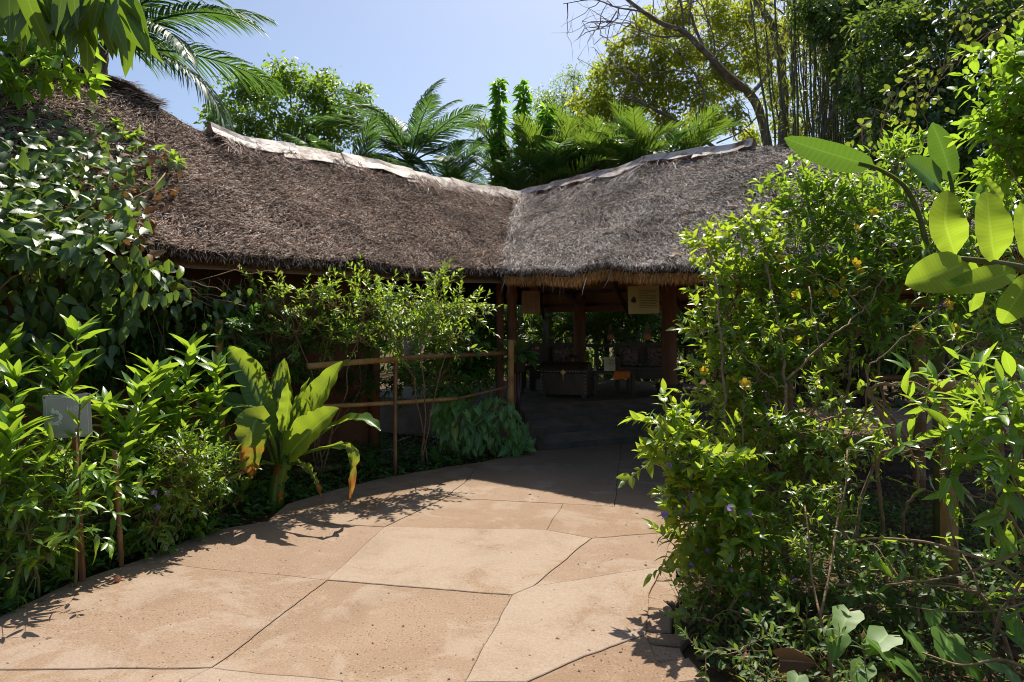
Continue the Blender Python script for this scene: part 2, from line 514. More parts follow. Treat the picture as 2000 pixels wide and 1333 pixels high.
path_pts = [G(*p) for p in LEFT_EDGE] + [Vector((.5, 8.95, 0)), Vector((3.3, 10.3, 0))] + [G(*p) for p in reversed(RIGHT_EDGE)]
path_pts += [Vector((.55, 1.2, 0)), Vector((.3, -3, 0)), Vector((-3.2, -3, 0)), Vector((-3.0, 1.5, 0))]
mb = MB()
n = len(path_pts)
mb.add([(p.x, p.y, -.045) for p in path_pts] + [(p.x, p.y, -.026) for p in path_pts], [tuple(range(n, 2 * n))] + [(i, (i + 1) % n, n + (i + 1) % n, n + i) for i in range(n)])
path = structure('path', mb, M_MORTAR)

def rough_poly(pts, seg=.05, amp=.012, seed=0.0):
    """subdivide and roughen an outline; the wobble depends only on the place, so neighbours match"""
    out = []
    n = len(pts)
    for i in range(n):
        a, b = pts[i], pts[(i + 1) % n]
        k = max(1, int((b - a).length / seg))
        for j in range(k):
            p = a.lerp(b, j / k)
            q = noise.noise_vector(Vector((p.x * 3.1, p.y * 3.1, 7.7))) * amp + noise.noise_vector(Vector((p.x * 14, p.y * 14, 3.1))) * amp * .45
            out.append(Vector((p.x + q.x, p.y + q.y, 0)))
    return out

def inset(pts, d):
    n = len(pts); A = sum(pts[i].x * pts[(i + 1) % n].y - pts[(i + 1) % n].x * pts[i].y for i in range(n))
    sg = 1 if A > 0 else -1
    out = []
    for i in range(n):
        a, b, c = pts[i - 1], pts[i], pts[(i + 1) % n]
        t = (b - a).normalized() + (c - b).normalized()
        if t.length < 1e-6: t = (c - b)
        t.normalize()
        out.append(b + Vector((-t.y, t.x, 0)) * sg * d)
    return out

def slab(pts, z, pale, gap=.0022):
    p = inset(rough_poly(pts), gap)
    q = inset(p, .004)
    n = len(p); mb = MB()
    mb.add([(v.x, v.y, -.02) for v in p] + [(v.x, v.y, z - .003) for v in p] + [(v.x, v.y, z) for v in q],
           [(i, (i + 1) % n, n + (i + 1) % n, n + i) for i in range(n)] +
           [(n + i, n + (i + 1) % n, 2 * n + (i + 1) % n, 2 * n + i) for i in range(n)] + [tuple(range(2 * n, 3 * n))])
    o = mb.build('paving_slab', M_CONC, path, False)
    o.color = (pale, pale, pale, 1)
    return o

A, B, C, D, E = (640, 1133), (750, 1030), (868, 973), (1001, 1163), (1155, 1052)
Fp, F2, H, D2 = (1100, 984), (1067, 1036), (412, 1306), (1040, 1147)
LA, LB = (262, 1098), (520, 1019)
slabs = [
    ([H, A, LA, (130, 1143), (0, 1205), (-260, 1320), (-200, 1316), (0, 1308)], .003, .25),
    ([A, D, (906, 1335), (860, 1400), (620, 1400), (667, 1331), H], .000, .05),
    ([A, B, F2, E, D2, D], .004, .95),
    ([A, B, LB, (430, 1034), (380, 1050), LA], .001, .0),
    ([B, C, (912, 938), (940, 903), (860, 915), (740, 936), (640, 961), (560, 986), LB], .004, .45),
    ([B, C, Fp, F2], .000, .1),
    ([Fp, (1336, 999), (1318, 1040), E, F2], .003, .2),
    ([E, (1318, 1040), (1291, 1107), D2], .001, .2),
    ([D, D2, (1291, 1107), (1268, 1165), (1262, 1240), (1141, 1283), (1027, 1334), (906, 1335)], .004, .75),
    ([(1027, 1334), (1141, 1283), (1262, 1240), (1285, 1290), (1325, 1333), (1345, 1420), (860, 1400), (906, 1335)], .000, .1),
    ([H, (667, 1331), (620, 1400), (250, 1400), (360, 1334)], .003, .7),
    ([H, (360, 1334), (250, 1400), (-420, 1400), (-260, 1320), (-200, 1316), (0, 1308)], .000, .2),
]
for pts, z, pale in slabs:
    slab([G(*p) for p in pts], z, pale)
slab([G(*C), G(912, 938), G(940, 903), G(960, 899), G(1040, 882), Vector((.42, 8.93, 0)), Vector((1.5, 9.42, 0)), G(1200, 990), G(*Fp)], .002, .0)
slab([Vector((1.5, 9.42, 0)), Vector((3.3, 10.28, 0)), G(1390, 880), G(1360, 940), G(1336, 999), G(1200, 990)], .000, .0)
b0 = [G(-420, 1400), G(250, 1400), G(620, 1400), G(860, 1400), G(1345, 1420)]
slab([b0[0], b0[1], Vector((-1.2, -.2, 0)), Vector((-3.0, -.2, 0)), Vector((-3.0, 1.5, 0))], .002, .3)
slab([b0[1], b0[2], b0[3], b0[4], Vector((.55, 1.2, 0)), Vector((.4, -.2, 0)), Vector((-1.2, -.2, 0))], .0, .2)

# stones along the right border of the path
rng = np.random.default_rng(5)
edging = [G(*p) - Vector((.022, 0, 0)) for p in ((1352, 960), (1335, 1000), (1315, 1050), (1292, 1106), (1269, 1165), (1263, 1230), (1286, 1290), (1326, 1333), (1352, 1420))]
for i in range(len(edging) - 1):
    a, b = edging[i], edging[i + 1]
    d = (b - a).normalized(); s = Vector((-d.y, d.x, 0))
    if s.x < 0: s = -s
    cuts = [0, .5 + .12 * rng.normal(), 1] if (b - a).length > .3 else [0, 1]
    for j in range(len(cuts) - 1):
        p0 = a.lerp(b, cuts[j]) + d * .004 + s * .006; p1 = a.lerp(b, cuts[j + 1]) - d * .004 + s * .006
        w = .13 + .07 * rng.random()
        pts = [p0, p1, p1 + s * w + d * .03 * rng.normal(), p0 + s * (w + .03 * rng.normal()) + d * .03 * rng.normal()]
        pts = inset(rough_poly(pts, .04, .016), .003); q = inset(pts, .010); n = len(pts)
        z = -.012 + .008 * rng.random(); mb = MB()
        mb.add([(v.x, v.y, -.05) for v in pts] + [(v.x, v.y, z - .009) for v in pts] + [(v.x, v.y, z) for v in q],
               [(u, (u + 1) % n, n + (u + 1) % n, n + u) for u in range(n)] + [(n + u, n + (u + 1) % n, 2 * n + (u + 1) % n, 2 * n + u) for u in range(n)] + [tuple(range(2 * n, 3 * n))])
        o = mb.build('edging_stone', M_CONC, path, False); o.color = (0, 0, 0, 1)

# grit, crumbs and bits of dry leaf lying on the slabs
def grit():
    rg = np.random.default_rng(6); n = 900; mb = MB()
    px = rg.uniform(0, 1300, n); py = 905 + 428 * rg.random(n) ** 1.2
    le = np.interp(py, [882, 899, 936, 986, 1050, 1143, 1205, 1333], [1040, 960, 740, 560, 380, 130, 0, -300]); re_ = np.interp(py, [880, 1000, 1106, 1230, 1333], [1385, 1330, 1285, 1258, 1315])
    edge = np.minimum(px - le, re_ - px); k = (edge > 4) & (rg.random(n) < np.clip(1.1 - edge / 260, .22, 1)); px, py = px[k], py[k]
    T = MB(); T.add([(-1, -.6, 0), (.9, -.7, 0), (.7, .8, 0), (-.8, .6, 0), (.1, 0, .7)], [(0, 1, 4), (1, 2, 4), (2, 3, 4), (3, 0, 4)]); T = T.template()
    M = np.zeros((len(px), 4, 4)); M[:, 3, 3] = 1
    for i, (a, b) in enumerate(zip(px, py)):
        g = G(a, b); sz = rg.uniform(.0025, .007) if rg.random() < .9 else rg.uniform(.008, .014); th = rg.random() * 6.28
        M[i, :3, 0] = (math.cos(th) * sz * 1.3, math.sin(th) * sz * 1.3, 0); M[i, :3, 1] = (-math.sin(th) * sz, math.cos(th) * sz, 0); M[i, :3, 2] = (0, 0, sz); M[i, :3, 3] = (g.x, g.y, .0042)
    o = MB().inst(T, M).build('path_grit', M_STONE, path, False, 'stuff')
grit()

# paved walkway seen behind the shrubs on the right
mb = MB()
w = [G(1560, 868), G(1900, 868), G(2300, 830), G(2300, 792), G(1560, 800)]
mb.add([(p.x, p.y, -.03) for p in w] + [(p.x, p.y, .01) for p in w], [tuple(range(5, 10))] + [(i, (i + 1) % 5, 5 + (i + 1) % 5, 5 + i) for i in range(5)])
structure('walkway', mb, M_STONE)
# ------------------------------------------------------------------ thatched pavilion: an L of two wings with a valley between them
DL = np.array([.743, .669, 0]); NL = np.array([-.669, .743, 0])      # left wing: along, inwards
DR = np.array([.788, -.616, 0]); NR = np.array([.616, .788, 0])      # right wing
E0 = np.array([-.095, 8.80, 2.33]); R0 = np.array([.17, 11.90, 3.83]); O0 = np.array([.47, 15.35, 2.10])
LEN_L = 9.5
FLOOR_Z = .5

pav = thing('thatched_pavilion', 'L-shaped open pavilion with grey-brown thatched roof and metal ridge sheets', 'pavilion', (0, 11, 0))

def sm(x, a, b):
    t = np.clip((x - a) / (b - a), 0, 1); return t * t * (3 - 2 * t)

def lumps(p, amp):
    return np.array([noise.fractal(Vector((x * 1.4, y * 1.4, z * 3.0)), .8, 2.1, 5) for x, y, z in p.reshape(-1, 3)]).reshape(p.shape[:-1]) * amp

def roof_left(u, s):
    """u 0 eave..1 ridge, s metres from the valley towards the near end"""
    base = E0 + (R0 - E0) * u[..., None]
    p = base - DL * s[..., None]
    p[..., 2] += .05 * np.sin(np.pi * u) + u ** 1.5 * (.07 * sm(s, .3, 3) + .47 * sm(s, 4.85, 6.6)) - .03 * sm(s, .0, 1.) * (1 - u)
    return p

def roof_right(u, s):
    """s 0..1 from the valley to the hip"""
    L = 5.45 + (4.28 - 5.45) * u
    base = E0 + (R0 - E0) * u[..., None]
    p = base + DR * (L * s)[..., None]
    p[..., 2] += .06 * np.sin(np.pi * u) + .22 * u * sm(s, 0, .65) - .06 * (1 - u) * sm(s, 0, .5)
    return p

def grid_mesh(P3, mb, flip=False):
    a, b = P3.shape[:2]
    F = []
    for i in range(a - 1):
        for j in range(b - 1):
            q = (i * b + j, i * b + j + 1, (i + 1) * b + j + 1, (i + 1) * b + j)
            F.append(q[::-1] if flip else q)
    mb.add(P3.reshape(-1, 3), F)

rng = np.random.default_rng(11)
uu = np.linspace(0, 1, 30)
# left front slope
U, S = np.meshgrid(uu, np.linspace(-.05, LEN_L, 110), indexing='ij')
PL = roof_left(U, S); PL[..., 2] += lumps(PL, .055)
mb = MB(); grid_mesh(PL, mb, True)
# thick eave edge below
ed = PL[0].copy(); lo = ed - np.array([0, 0, .09]) + NL * .02; inn = lo + NL * .5 + np.array([0, 0, .26])
grid_mesh(np.stack([ed, lo, inn]), mb)
roofL = mb.build('left_wing_thatch', M_THATCH, pav, True)
# right front slope
U, S = np.meshgrid(uu, np.linspace(-.01, 1, 80), indexing='ij')
PR = roof_right(U, S); PR[..., 2] += lumps(PR, .055)
mb = MB(); grid_mesh(PR, mb, True)
ed = PR[0].copy(); lo = ed - np.array([0, 0, .08]) + NR * .02; inn = lo + NR * .5 + np.array([0, 0, .26])
grid_mesh(np.stack([ed, lo, inn]), mb)
# hip end and back slopes
Rend = PR[-1, -1]; Eend = PR[0, -1]
Bend = Eend + NR * 5.2; Bend[2] = 2.08
hip = np.stack([PR[:, -1], Bend + (Rend - Bend) * np.linspace(0, 1, 30)[:, None]])
hipn = np.stack([hip[0] * (1 - t) + hip[1] * t for t in np.linspace(0, 1, 20)])
hipn[..., 2] += lumps(hipn, .05)
hipn[0] = PR[:, -1]
grid_mesh(hipn, mb)
roofR = mb.build('right_wing_thatch', M_THATCH, pav, True)
# back slope of the right wing: its underside is what one sees from the path
back = np.stack([[R0 * (1 - t) + Rend * t, O0 * (1 - t) + Bend * t] for t in np.linspace(0, 1, 30)])
bk = np.stack([[row[0] * (1 - q) + row[1] * q for q in np.linspace(0, 1, 14)] for row in back])
mb = MB(); grid_mesh(bk + np.array([0, 0, .0]), mb); bu = bk - np.array([0, 0, .14]); grid_mesh(np.stack([bk[:, -1], bu[:, -1]]), mb)
mb.build('back_thatch', M_THATCH, pav, True)
LE = PL[-1, -1] if False else roof_left(np.array([1.0]), np.array([LEN_L]))[0]
OL = O0 - DL * (LEN_L + 4.2)
bl = np.stack([[(R0 - DL * LEN_L * t) * (1 - q) + (O0 + (OL - O0) * t) * q for q in np.linspace(0, 1, 8)] for t in np.linspace(0, 1, 30)])
mb = MB(); grid_mesh(bl, mb, True)
mb.build('back_thatch', M_THATCH, pav, True)
# woven mats under the rafters
for row, nm in ((bk, 'ceiling_mat'),):
    mb = MB(); grid_mesh(row - np.array([0, 0, .17]), mb); mb.build(nm, M_MATW, pav, True)
un = roof_right(*np.meshgrid(np.linspace(.04, 1, 10), np.linspace(0, 1, 20), indexing='ij')) - np.array([0, 0, .22])
mb = MB(); grid_mesh(un, mb); mb.build('ceiling_mat', M_MATW, pav, True)
un = roof_left(*np.meshgrid(np.linspace(.04, 1, 10), np.linspace(0, LEN_L, 20), indexing='ij')) - np.array([0, 0, .22])
mb = MB(); grid_mesh(un, mb); mb.build('ceiling_mat', M_MATW, pav, True)

# ---- straw laid on the slopes
ST = MB()       # straw template: narrow tapering ribbon along +Y, three faces, slight bend
ST.add([(-.5, 0, 0), (.5, 0, 0), (-.42, .55, .05), (.42, .55, .05), (0, 1, 0)], [(0, 1, 3, 2), (2, 3, 4)], [(0, 0), (1, 0), (0, .5), (1, .5), (.5, 1)])
ST = ST.template()

def frames(pos, dirv, up, sx, sy=None, sz=None):
    """(N,4,4): y along dir, z close to up"""
    y = nrm(dirv); x = nrm(np.cross(y, up)); z = np.cross(x, y)
    N = len(pos); M = np.zeros((N, 4, 4))
    sy = sx if sy is None else sy; sz = sx if sz is None else sz
    M[:, :3, 0] = x * np.reshape(sx, (-1, 1)); M[:, :3, 1] = y * np.reshape(sy, (-1, 1)); M[:, :3, 2] = z * np.reshape(sz, (-1, 1))
    M[:, :3, 3] = pos; M[:, 3, 3] = 1
    return M

def straw(PG, n, out, mat, name, rng, lmin=.08, lmax=.24, smin=0, smax=1, jit=.38, lift=.16, wid=(.004, .010)):
    a, b = PG.shape[:2]
    fu = rng.random(n) * (a - 1.001); fs = (smin + (smax - smin) * rng.random(n)) * (b - 1.001)
    i, j = fu.astype(int), fs.astype(int); du, ds = (fu - i)[:, None], (fs - j)[:, None]
    p00, p10, p01 = PG[i, j], PG[i + 1, j], PG[i, j + 1]
    p = p00 + (p10 - p00) * du + (p01 - p00) * ds
    down = nrm(p00 - p10); al = nrm(p01 - p00)
    nn = nrm(np.cross(down, al)); nn *= np.sign(nn[:, 2:3])
    # neighbouring straws lean the same way, in loose tufts
    sw = np.array([noise.noise(Vector((q[0] * 2.3, q[1] * 2.3, q[2] * 2.3))) for q in p[::12]])
    sw = np.repeat(sw, 12)[:n] if len(sw) * 12 >= n else np.resize(np.repeat(sw, 12), n)
    d = down + al * (rng.normal(0, jit, n))[:, None] + nn * (lift * rng.random(n) - .02)[:, None]
    wild = rng.random(n) < .07
    d[wild] += (rng.normal(0, .8, (n, 3)) * np.array([1, 1, .4]))[wild] + nn[wild] * .5
    L = rng.uniform(lmin, lmax, n)
    up = nn + rng.normal(0, .45, (n, 3))
    M = frames(p + nn * rng.uniform(-.02, .035, n)[:, None], d, up, rng.uniform(*wid, n), L, L)
    mbx = MB().inst(ST, M)
    return mbx.build(name, mat, out, False, 'stuff')

straw(PL, 240000, pav, M_STRAW_L, 'straw', rng, .03, .09, smax=.80, wid=(.003, .0065), jit=.55, lift=.45)
straw(PR, 150000, pav, M_STRAW, 'straw', rng, .045, .14, wid=(.003, .007), lift=.25)
straw(hipn.transpose(1, 0, 2), 14000, pav, M_STRAW, 'straw', rng, smax=.8)

# long bleached stems that have slipped out of the thatch
LS = MB(); LS.add([(-.5, 0, 0), (.5, 0, 0), (-.5, .35, .05), (.5, .35, .05), (-.4, .7, .06), (.4, .7, .06), (0, 1, .0)], [(0, 1, 3, 2), (2, 3, 5, 4), (4, 5, 6)], [(0, 0), (1, 0), (0, .3), (1, .3), (0, .7), (1, .7), (.5, 1)]); LS = LS.template()
def long_straw(PG, n, smax):
    a, b = PG.shape[:2]; i = rng.integers(0, a - 1, n); j = (rng.random(n) * smax * (b - 2)).astype(int)
    p = PG[i, j] + (PG[i + 1, j] - PG[i, j]) * rng.random(n)[:, None]; down = nrm(PG[i, j] - PG[i + 1, j]); al = nrm(PG[i, j + 1] - PG[i, j]); nn = nrm(np.cross(down, al)); nn *= np.sign(nn[:, 2:3])
    d = down + al * rng.normal(0, .75, n)[:, None] + nn * .03; L = rng.uniform(.12, .42, n) * rng.random(n) ** .4
    M = frames(p + nn * rng.uniform(.03, .06, n)[:, None], d, nn + rng.normal(0, .5, (n, 3)), rng.uniform(.0025, .005, n), L, L * rng.choice([-1, 1, 2], n))
    MB().inst(LS, M).build('loose_straw', M_PALESTRAW, pav, False, 'stuff')
long_straw(PL, 1500, .8); long_straw(PR, 900, 1)

def fringe(edge, n, outward, name, mat, rng, lmin, lmax, dz=(0, -.14), spread=.25, inn=(0, .1), wid=(.004, .009)):
    k = len(edge); f = rng.random(n) * (k - 1.001); i = f.astype(int); t = (f - i)[:, None]
    p = edge[i] * (1 - t) + edge[i + 1] * t
    p = p - outward * rng.uniform(*inn, n)[:, None]
    q = rng.random(n)
    p[:, 2] += dz[0] + (dz[1] - dz[0]) * q
    d = outward * rng.uniform(.0, .9, n)[:, None] * (1 - q)[:, None] + np.array([0, 0, -1.0]) * .7 + rng.normal(0, spread, (n, 3))
    L = rng.uniform(lmin, lmax, n)
    M = frames(p, d, outward + rng.normal(0, .5, (n, 3)), rng.uniform(*wid, n), L, L)
    return MB().inst(ST, M).build(name, mat, pav, False, 'stuff')

fringe(PL[0], 15000, -NL, 'eave_fringe', M_STRAW_L, rng, .03, .08, dz=(.02, -.05))
fringe(PR[0], 12000, -NR, 'eave_fringe', M_STRAW, rng, .03, .085, inn=(0, .05), dz=(.04, -.02))
fringe(PR[0], 9000, -NR, 'under_fringe', M_STRAW_BOUNCE, rng, .04, .09, dz=(-.05, -.15), inn=(.00, .14), spread=.18)
fringe(PR[0][::9], 40, -NR, 'hanging_straw', M_STRAW, rng, .18, .34, dz=(-.05, -.14), inn=(0, .05), spread=.12)

# straw and debris gathered in the valley between the wings
n = 2600; f = rng.random(n); vp = E0 + (R0 - E0) * f[:, None]; vp[:, 2] += .05 + .06 * np.sin(np.pi * f)
vd = -nrm(R0 - E0) + rng.normal(0, .22, (n, 3))
M = frames(vp + rng.normal(0, .035, (n, 3)), vd, np.array([0, -.5, 1.0]) + rng.normal(0, .4, (n, 3)), rng.uniform(.004, .010, n), rng.uniform(.08, .22, n), .1)
MB().inst(ST, M).build('valley_straw', M_STRAW, pav, False, 'stuff')

# ---- metal sheets along the ridges
def ridge_sheets(RG, s_list, side, fl, nm='ridge_sheet'):
    """RG: ridge points (k,3); each sheet bends over the ridge, its front flap hangs fl deep"""
    k = len(RG)
    for q in range(len(s_list) - 1):
        a, b = s_list[q] - .012, s_list[q + 1] + .012
        m = 9; mb = MB(); rows = []
        for t in np.linspace(a, b, m):
            f = t * (k - 1); f = min(max(f, 0), k - 1.001); i = int(f); p = RG[i] * (1 - f + i) + RG[i + 1] * (f - i)
            wob = noise.noise(Vector((t * 23, q * 3.1, 1.7)))
            F = fl * (1 + .55 * wob) * (.8 + .45 * ((q * 7) % 5) / 4)
            lift = .07 + fl * .12 + (.04 if fl < .15 else 0) + .02 * (q % 2)
            rows.append([p + side * (-1) * F * .93 + np.array([0, 0, lift - F * .78 + .02 * wob]), p - side * F * .5 + np.array([0, 0, lift - F * .32]), p - side * .05 + np.array([0, 0, lift + .012]),
                         p + side * .05 + np.array([0, 0, lift + .012]), p + side * .22 + np.array([0, 0, lift - .14])])
        R = np.array(rows)
        R2 = R - np.array([0, 0, .006])
        grid_mesh(R, mb); grid_mesh(R2, mb, True)
        mb.build(nm, M_SHEET, pav, False)
jl = lambda s: s / LEN_L
ridL = PL[-1]; ridR = PR[-1]
ridge_sheets(ridL, [jl(.02), jl(.55), jl(1.5), jl(2.45), jl(3.4), jl(4.3), jl(5.15)], NL, .24)
ridge_sheets(ridR, [.0, .17, .36, .56, .76, .93], NR, .14)

# loose dark thatch wisps lying over the sheets
def wisps(RG, s0, s1, side, n, rng, mat):
    k = len(RG)
    c = s0 + (s1 - s0) * rng.random(26)
    f = c[rng.integers(0, 26, n)] + rng.normal(0, .010, n); f = np.clip(f, s0, s1) * (k - 1.001)
    i = f.astype(int); t = (f - i)[:, None]; p = RG[i] * (1 - t) + RG[i + 1] * t
    off = rng.uniform(.06, .42, n)
    p = p - side * off[:, None] + np.array([0, 0, 1.0]) * (.12 - off * .80)[:, None] + rng.normal(0, .012, (n, 3))
    al = nrm(RG[i + 1] - RG[i])
    d = -side * .8 + np.array([0, 0, -.62]) + al * rng.normal(0, .8, n)[:, None]
    L = rng.uniform(.12, .34, n)
    M = frames(p, d, np.array([0, 0, 1.0]) + rng.normal(0, .4, (n, 3)), rng.uniform(.003, .008, n), L, L)
    MB().inst(ST, M).build('ridge_thatch', mat, pav, False, 'stuff')
wisps(ridL, jl(.3), jl(5.2), NL, 1800, rng, M_STRAW_L)
wisps(ridR, .02, .98, NR, 900, rng, M_STRAW)
# roll of thatch on the crown at the near end of the left wing
f0, f1 = int(jl(5.9) * 109), int(jl(7.4) * 109)
mb = MB(); pts = [ridL[i] + np.array([0, 0, .03 + .02 * math.sin(i)]) - NL * .05 for i in range(f0, f1 + 1, 2)]
mb.tube(pts, [.03 + .04 * min(1, .4 + q * .2) for q in range(len(pts))], 9)
mb.build('ridge_roll', M_THATCH, pav)
n = 3500; k = len(pts); f = rng.random(n) * (k - 1.001); i = f.astype(int); PT = np.array(pts)
p = PT[i] + (PT[i + 1] - PT[i]) * (f - i)[:, None]; rd = nrm(rng.normal(0, 1, (n, 3)) + np.array([0, 0, .7]))
M = frames(p + rd * .05, DL * np.sign(rng.normal(0, 1, n))[:, None] + rng.normal(0, .18, (n, 3)), rd, rng.uniform(.003, .007, n), rng.uniform(.06, .16, n), .1)
MB().inst(ST, M).build('ridge_thatch', M_STRAW, pav, False, 'stuff')

# ---- floor, steps
SB = np.array([.5, 8.9, 0]); SD = np.array([.9, .436, 0]); SN = np.array([-.436, .9, 0])
ZS = [(.09, .165), (.255, .33), (.42, .498)]         # low risers with gently rising treads between them
for k in range(3):
    mb = MB(); o = SB + SN * .28 * k
    z1, z2 = ZS[k]; t0, t1 = (-.05 - .02 * k), 3.3 - .02 * k
    a, b = o + SD * t0, o + SD * t1; q = [a, b, b + SN * .276, a + SN * .276]
    mb.add([(v[0], v[1], -.05) for v in q] + [(v[0], v[1], z) for v, z in zip(q, (z1, z1, z2, z2))], [(4, 5, 6, 7), (0, 1, 5, 4), (1, 2, 6, 5), (2, 3, 7, 6), (3, 0, 4, 7)])
    mb.build('step', M_FLOOR, pav, False)
    mb = MB(); mb.beam((a[0] - SN[0] * .006, a[1] - SN[1] * .006, z1 - .045), (b[0] - SN[0] * .006, b[1] - SN[1] * .006, z1 - .045), .008, .085); mb.build('riser', M_STEP, pav, False)
o = SB + SN * .56
fl = [o + SD * -.35 + SN * .281, o + SD * 4.9 + SN * .281, np.array([4.6, 12.4, 0]), np.array([2.4, 14.3, 0]), np.array([.45, 14.6, 0]), np.array([-2.6, 12.0, 0]), np.array([-2.2, 10.9, 0])]
fl = [np.array(v, float) for v in fl]; n = len(fl)
mb = MB(); mb.add([(v[0], v[1], -.05) for v in fl] + [(v[0], v[1], FLOOR_Z) for v in fl], [tuple(range(n, 2 * n))] + [(i, (i + 1) % n, n + (i + 1) % n, n + i) for i in range(n)])
mb.build('floor', M_FLOOR, pav, False)

# ---- columns with turned rings
def column(x, y, z0, z1, r, carved=True):
    mb = MB()
    if carved:
        pr = [(r * 1.5, 0), (r * 1.5, .10), (r * 1.25, .13), (r * 1.05, .16), (r * 1.35, .22), (r * 1.05, .28), (r, .34), (r * .96, (z1 - z0) * .62),
              (r * 1.2, (z1 - z0) * .66), (r * .95, (z1 - z0) * .69), (r * .92, (z1 - z0) * .80), (r * 1.22, (z1 - z0) * .84), (r * .95, (z1 - z0) * .88), (r * 1.35, (z1 - z0) * .96), (r * 1.4, z1 - z0)]
    else:
        pr = [(r * 1.1, 0), (r, .3), (r * .93, z1 - z0)]
    mb.lathe(pr, (x, y, z0), 18)
    return mb.build('column', M_WOODRED, pav)
column(.0, 9.86, .15, 2.42, .075)
column(-.17, 9.62, -.05, 2.38, .055, False)
column(1.375, 13.9, FLOOR_Z, 2.45, .125)
column(2.51, 10.9, FLOOR_Z, 3.05, .12)
column(3.6, 9.0, 0, 2.85, .10)
column(4.45, 11.4, FLOOR_Z, 2.5, .11)
column(-2.9, 11.2, FLOOR_Z, 2.5, .10)
# stone tub round the foot of the column by the steps
mb = MB(); mb.lathe([(.15, 0), (.17, .03), (.20, .13), (.225, .18), (.215, .20), (.12, .19)], (2.51, 10.9, FLOOR_Z), 20)
mb.build('column_tub', M_STEP, pav)
# beams, purlins, struts
mb = MB(); mb.beam((-.2, 9.78, 2.44), (2.55, 10.95, 2.95), .09, .12); mb.build('beam', M_WOODDK, pav, False)
for q, t in enumerate((.10, .24, .38, .55, .75, .93)):
    a = bk[0, -1] + (bk[0, 0] - bk[0, -1]) * t - np.array([0, 0, .215]); b = bk[-1, -1] + (bk[-1, 0] - bk[-1, -1]) * t - np.array([0, 0, .215])
    mb = MB(); mb.beam(a, b, .05, .06); mb.build('purlin', M_WOODDK, pav, False)
for q in np.linspace(.04, .96, 8):
    i = int(q * 29); mb = MB(); mb.beam(bk[i, -1] - np.array([0, 0, .29]), bk[i, 0] - np.array([0, 0, .29]), .055, .07); mb.build('rafter', M_WOODDK, pav, False)
for dx in (-.55, .55):
    c = np.array([1.375, 13.75, 2.05]); mb = MB(); mb.beam(c, c + np.array([dx, -.02 - dx * .3, .42]), .05, .06); mb.build('strut', M_WOODDK, pav, False)
bb = np.array([1.375, 13.9, 2.40])
mb = MB(); mb.beam(bb - DR * 2.0, bb + DR * 4.2, .08, .09); mb.build('beam', M_WOODDK, pav, False)
for u_, dz in ((.12, .27), (.4, .27), (.7, .27)):
    pr = roof_right(np.full(2, u_), np.array([.02, .98])) - np.array([0, 0, dz]); mb = MB(); mb.beam(pr[0], pr[1], .05, .06); mb.build('purlin', M_WOODDK, pav, False)
    pr = roof_left(np.full(2, u_), np.array([.05, LEN_L - .1])) - np.array([0, 0, dz]); mb = MB(); mb.beam(pr[0], pr[1], .05, .06); mb.build('purlin', M_WOODDK, pav, False)
# mud wall of the left wing
wa = E0 + NL * .85 - DL * 1.5; wb = E0 + NL * .85 - DL * LEN_L
mb = MB(); mb.beam((wa[0], wa[1], 1.25), (wb[0], wb[1], 1.25), .2, 2.6); mb.build('mud_wall', M_WALL, pav, False)
for s in (1.5, 3.0, 4.6, 6.2, 7.8):
    c = E0 + NL * .70 - DL * s; mb = MB(); mb.tube([(c[0], c[1], -.05), (c[0] + .01, c[1], 1.2), (c[0], c[1], 2.5)], [.065, .06, .055], 10); mb.build('wall_post', M_WOODRED, pav)
# railing at the back of the floor
for z in (.22, .72):
    mb = MB(); mb.beam((4.5, 12.3, FLOOR_Z + z), (2.45, 14.2, FLOOR_Z + z), .05, .06); mb.build('rail', M_WOODDK, pav, False)
    mb = MB(); mb.beam((2.4, 14.2, FLOOR_Z + z), (.5, 14.5, FLOOR_Z + z), .05, .06); mb.build('rail', M_WOODDK, pav, False)
for x, y in ((4.5, 12.3), (3.5, 13.25), (2.42, 14.2), (.5, 14.5)):
    mb = MB(); mb.box((x, y, FLOOR_Z + .40), (.06, .06, .82)); mb.build('rail_post', M_WOODDK, pav, False)

# ------------------------------------------------------------------ furniture in the pavilion
def rbox(mb, c, s, bev=.012, rz=0):
    """box with bevelled upright and top edges"""
    cx, cy, cz = c; hx, hy, hz = s[0] / 2, s[1] / 2, s[2] / 2
    ring = []
    for (x, y) in ((-hx + bev, -hy), (hx - bev, -hy), (hx, -hy + bev), (hx, hy - bev), (hx - bev, hy), (-hx + bev, hy), (-hx, hy - bev), (-hx, -hy + bev)):
        ring.append((x, y))
    cs, sn = math.cos(rz), math.sin(rz); V = []
    for z, k in ((-hz, 1), (hz - bev, 1), (hz, 1 - bev / max(hx, hy))):
        for x, y in ring:
            x, y = x * k, y * k
            V.append((cx + x * cs - y * sn, cy + x * sn + y * cs, cz + z))
    F = [tuple(range(7, -1, -1)), tuple(range(16, 24))]
    for r in range(2):
        for i in range(8):
            j = (i + 1) % 8; F.append((r * 8 + i, r * 8 + j, r * 8 + 8 + j, r * 8 + 8 + i))
    mb.add(V, F); return mb

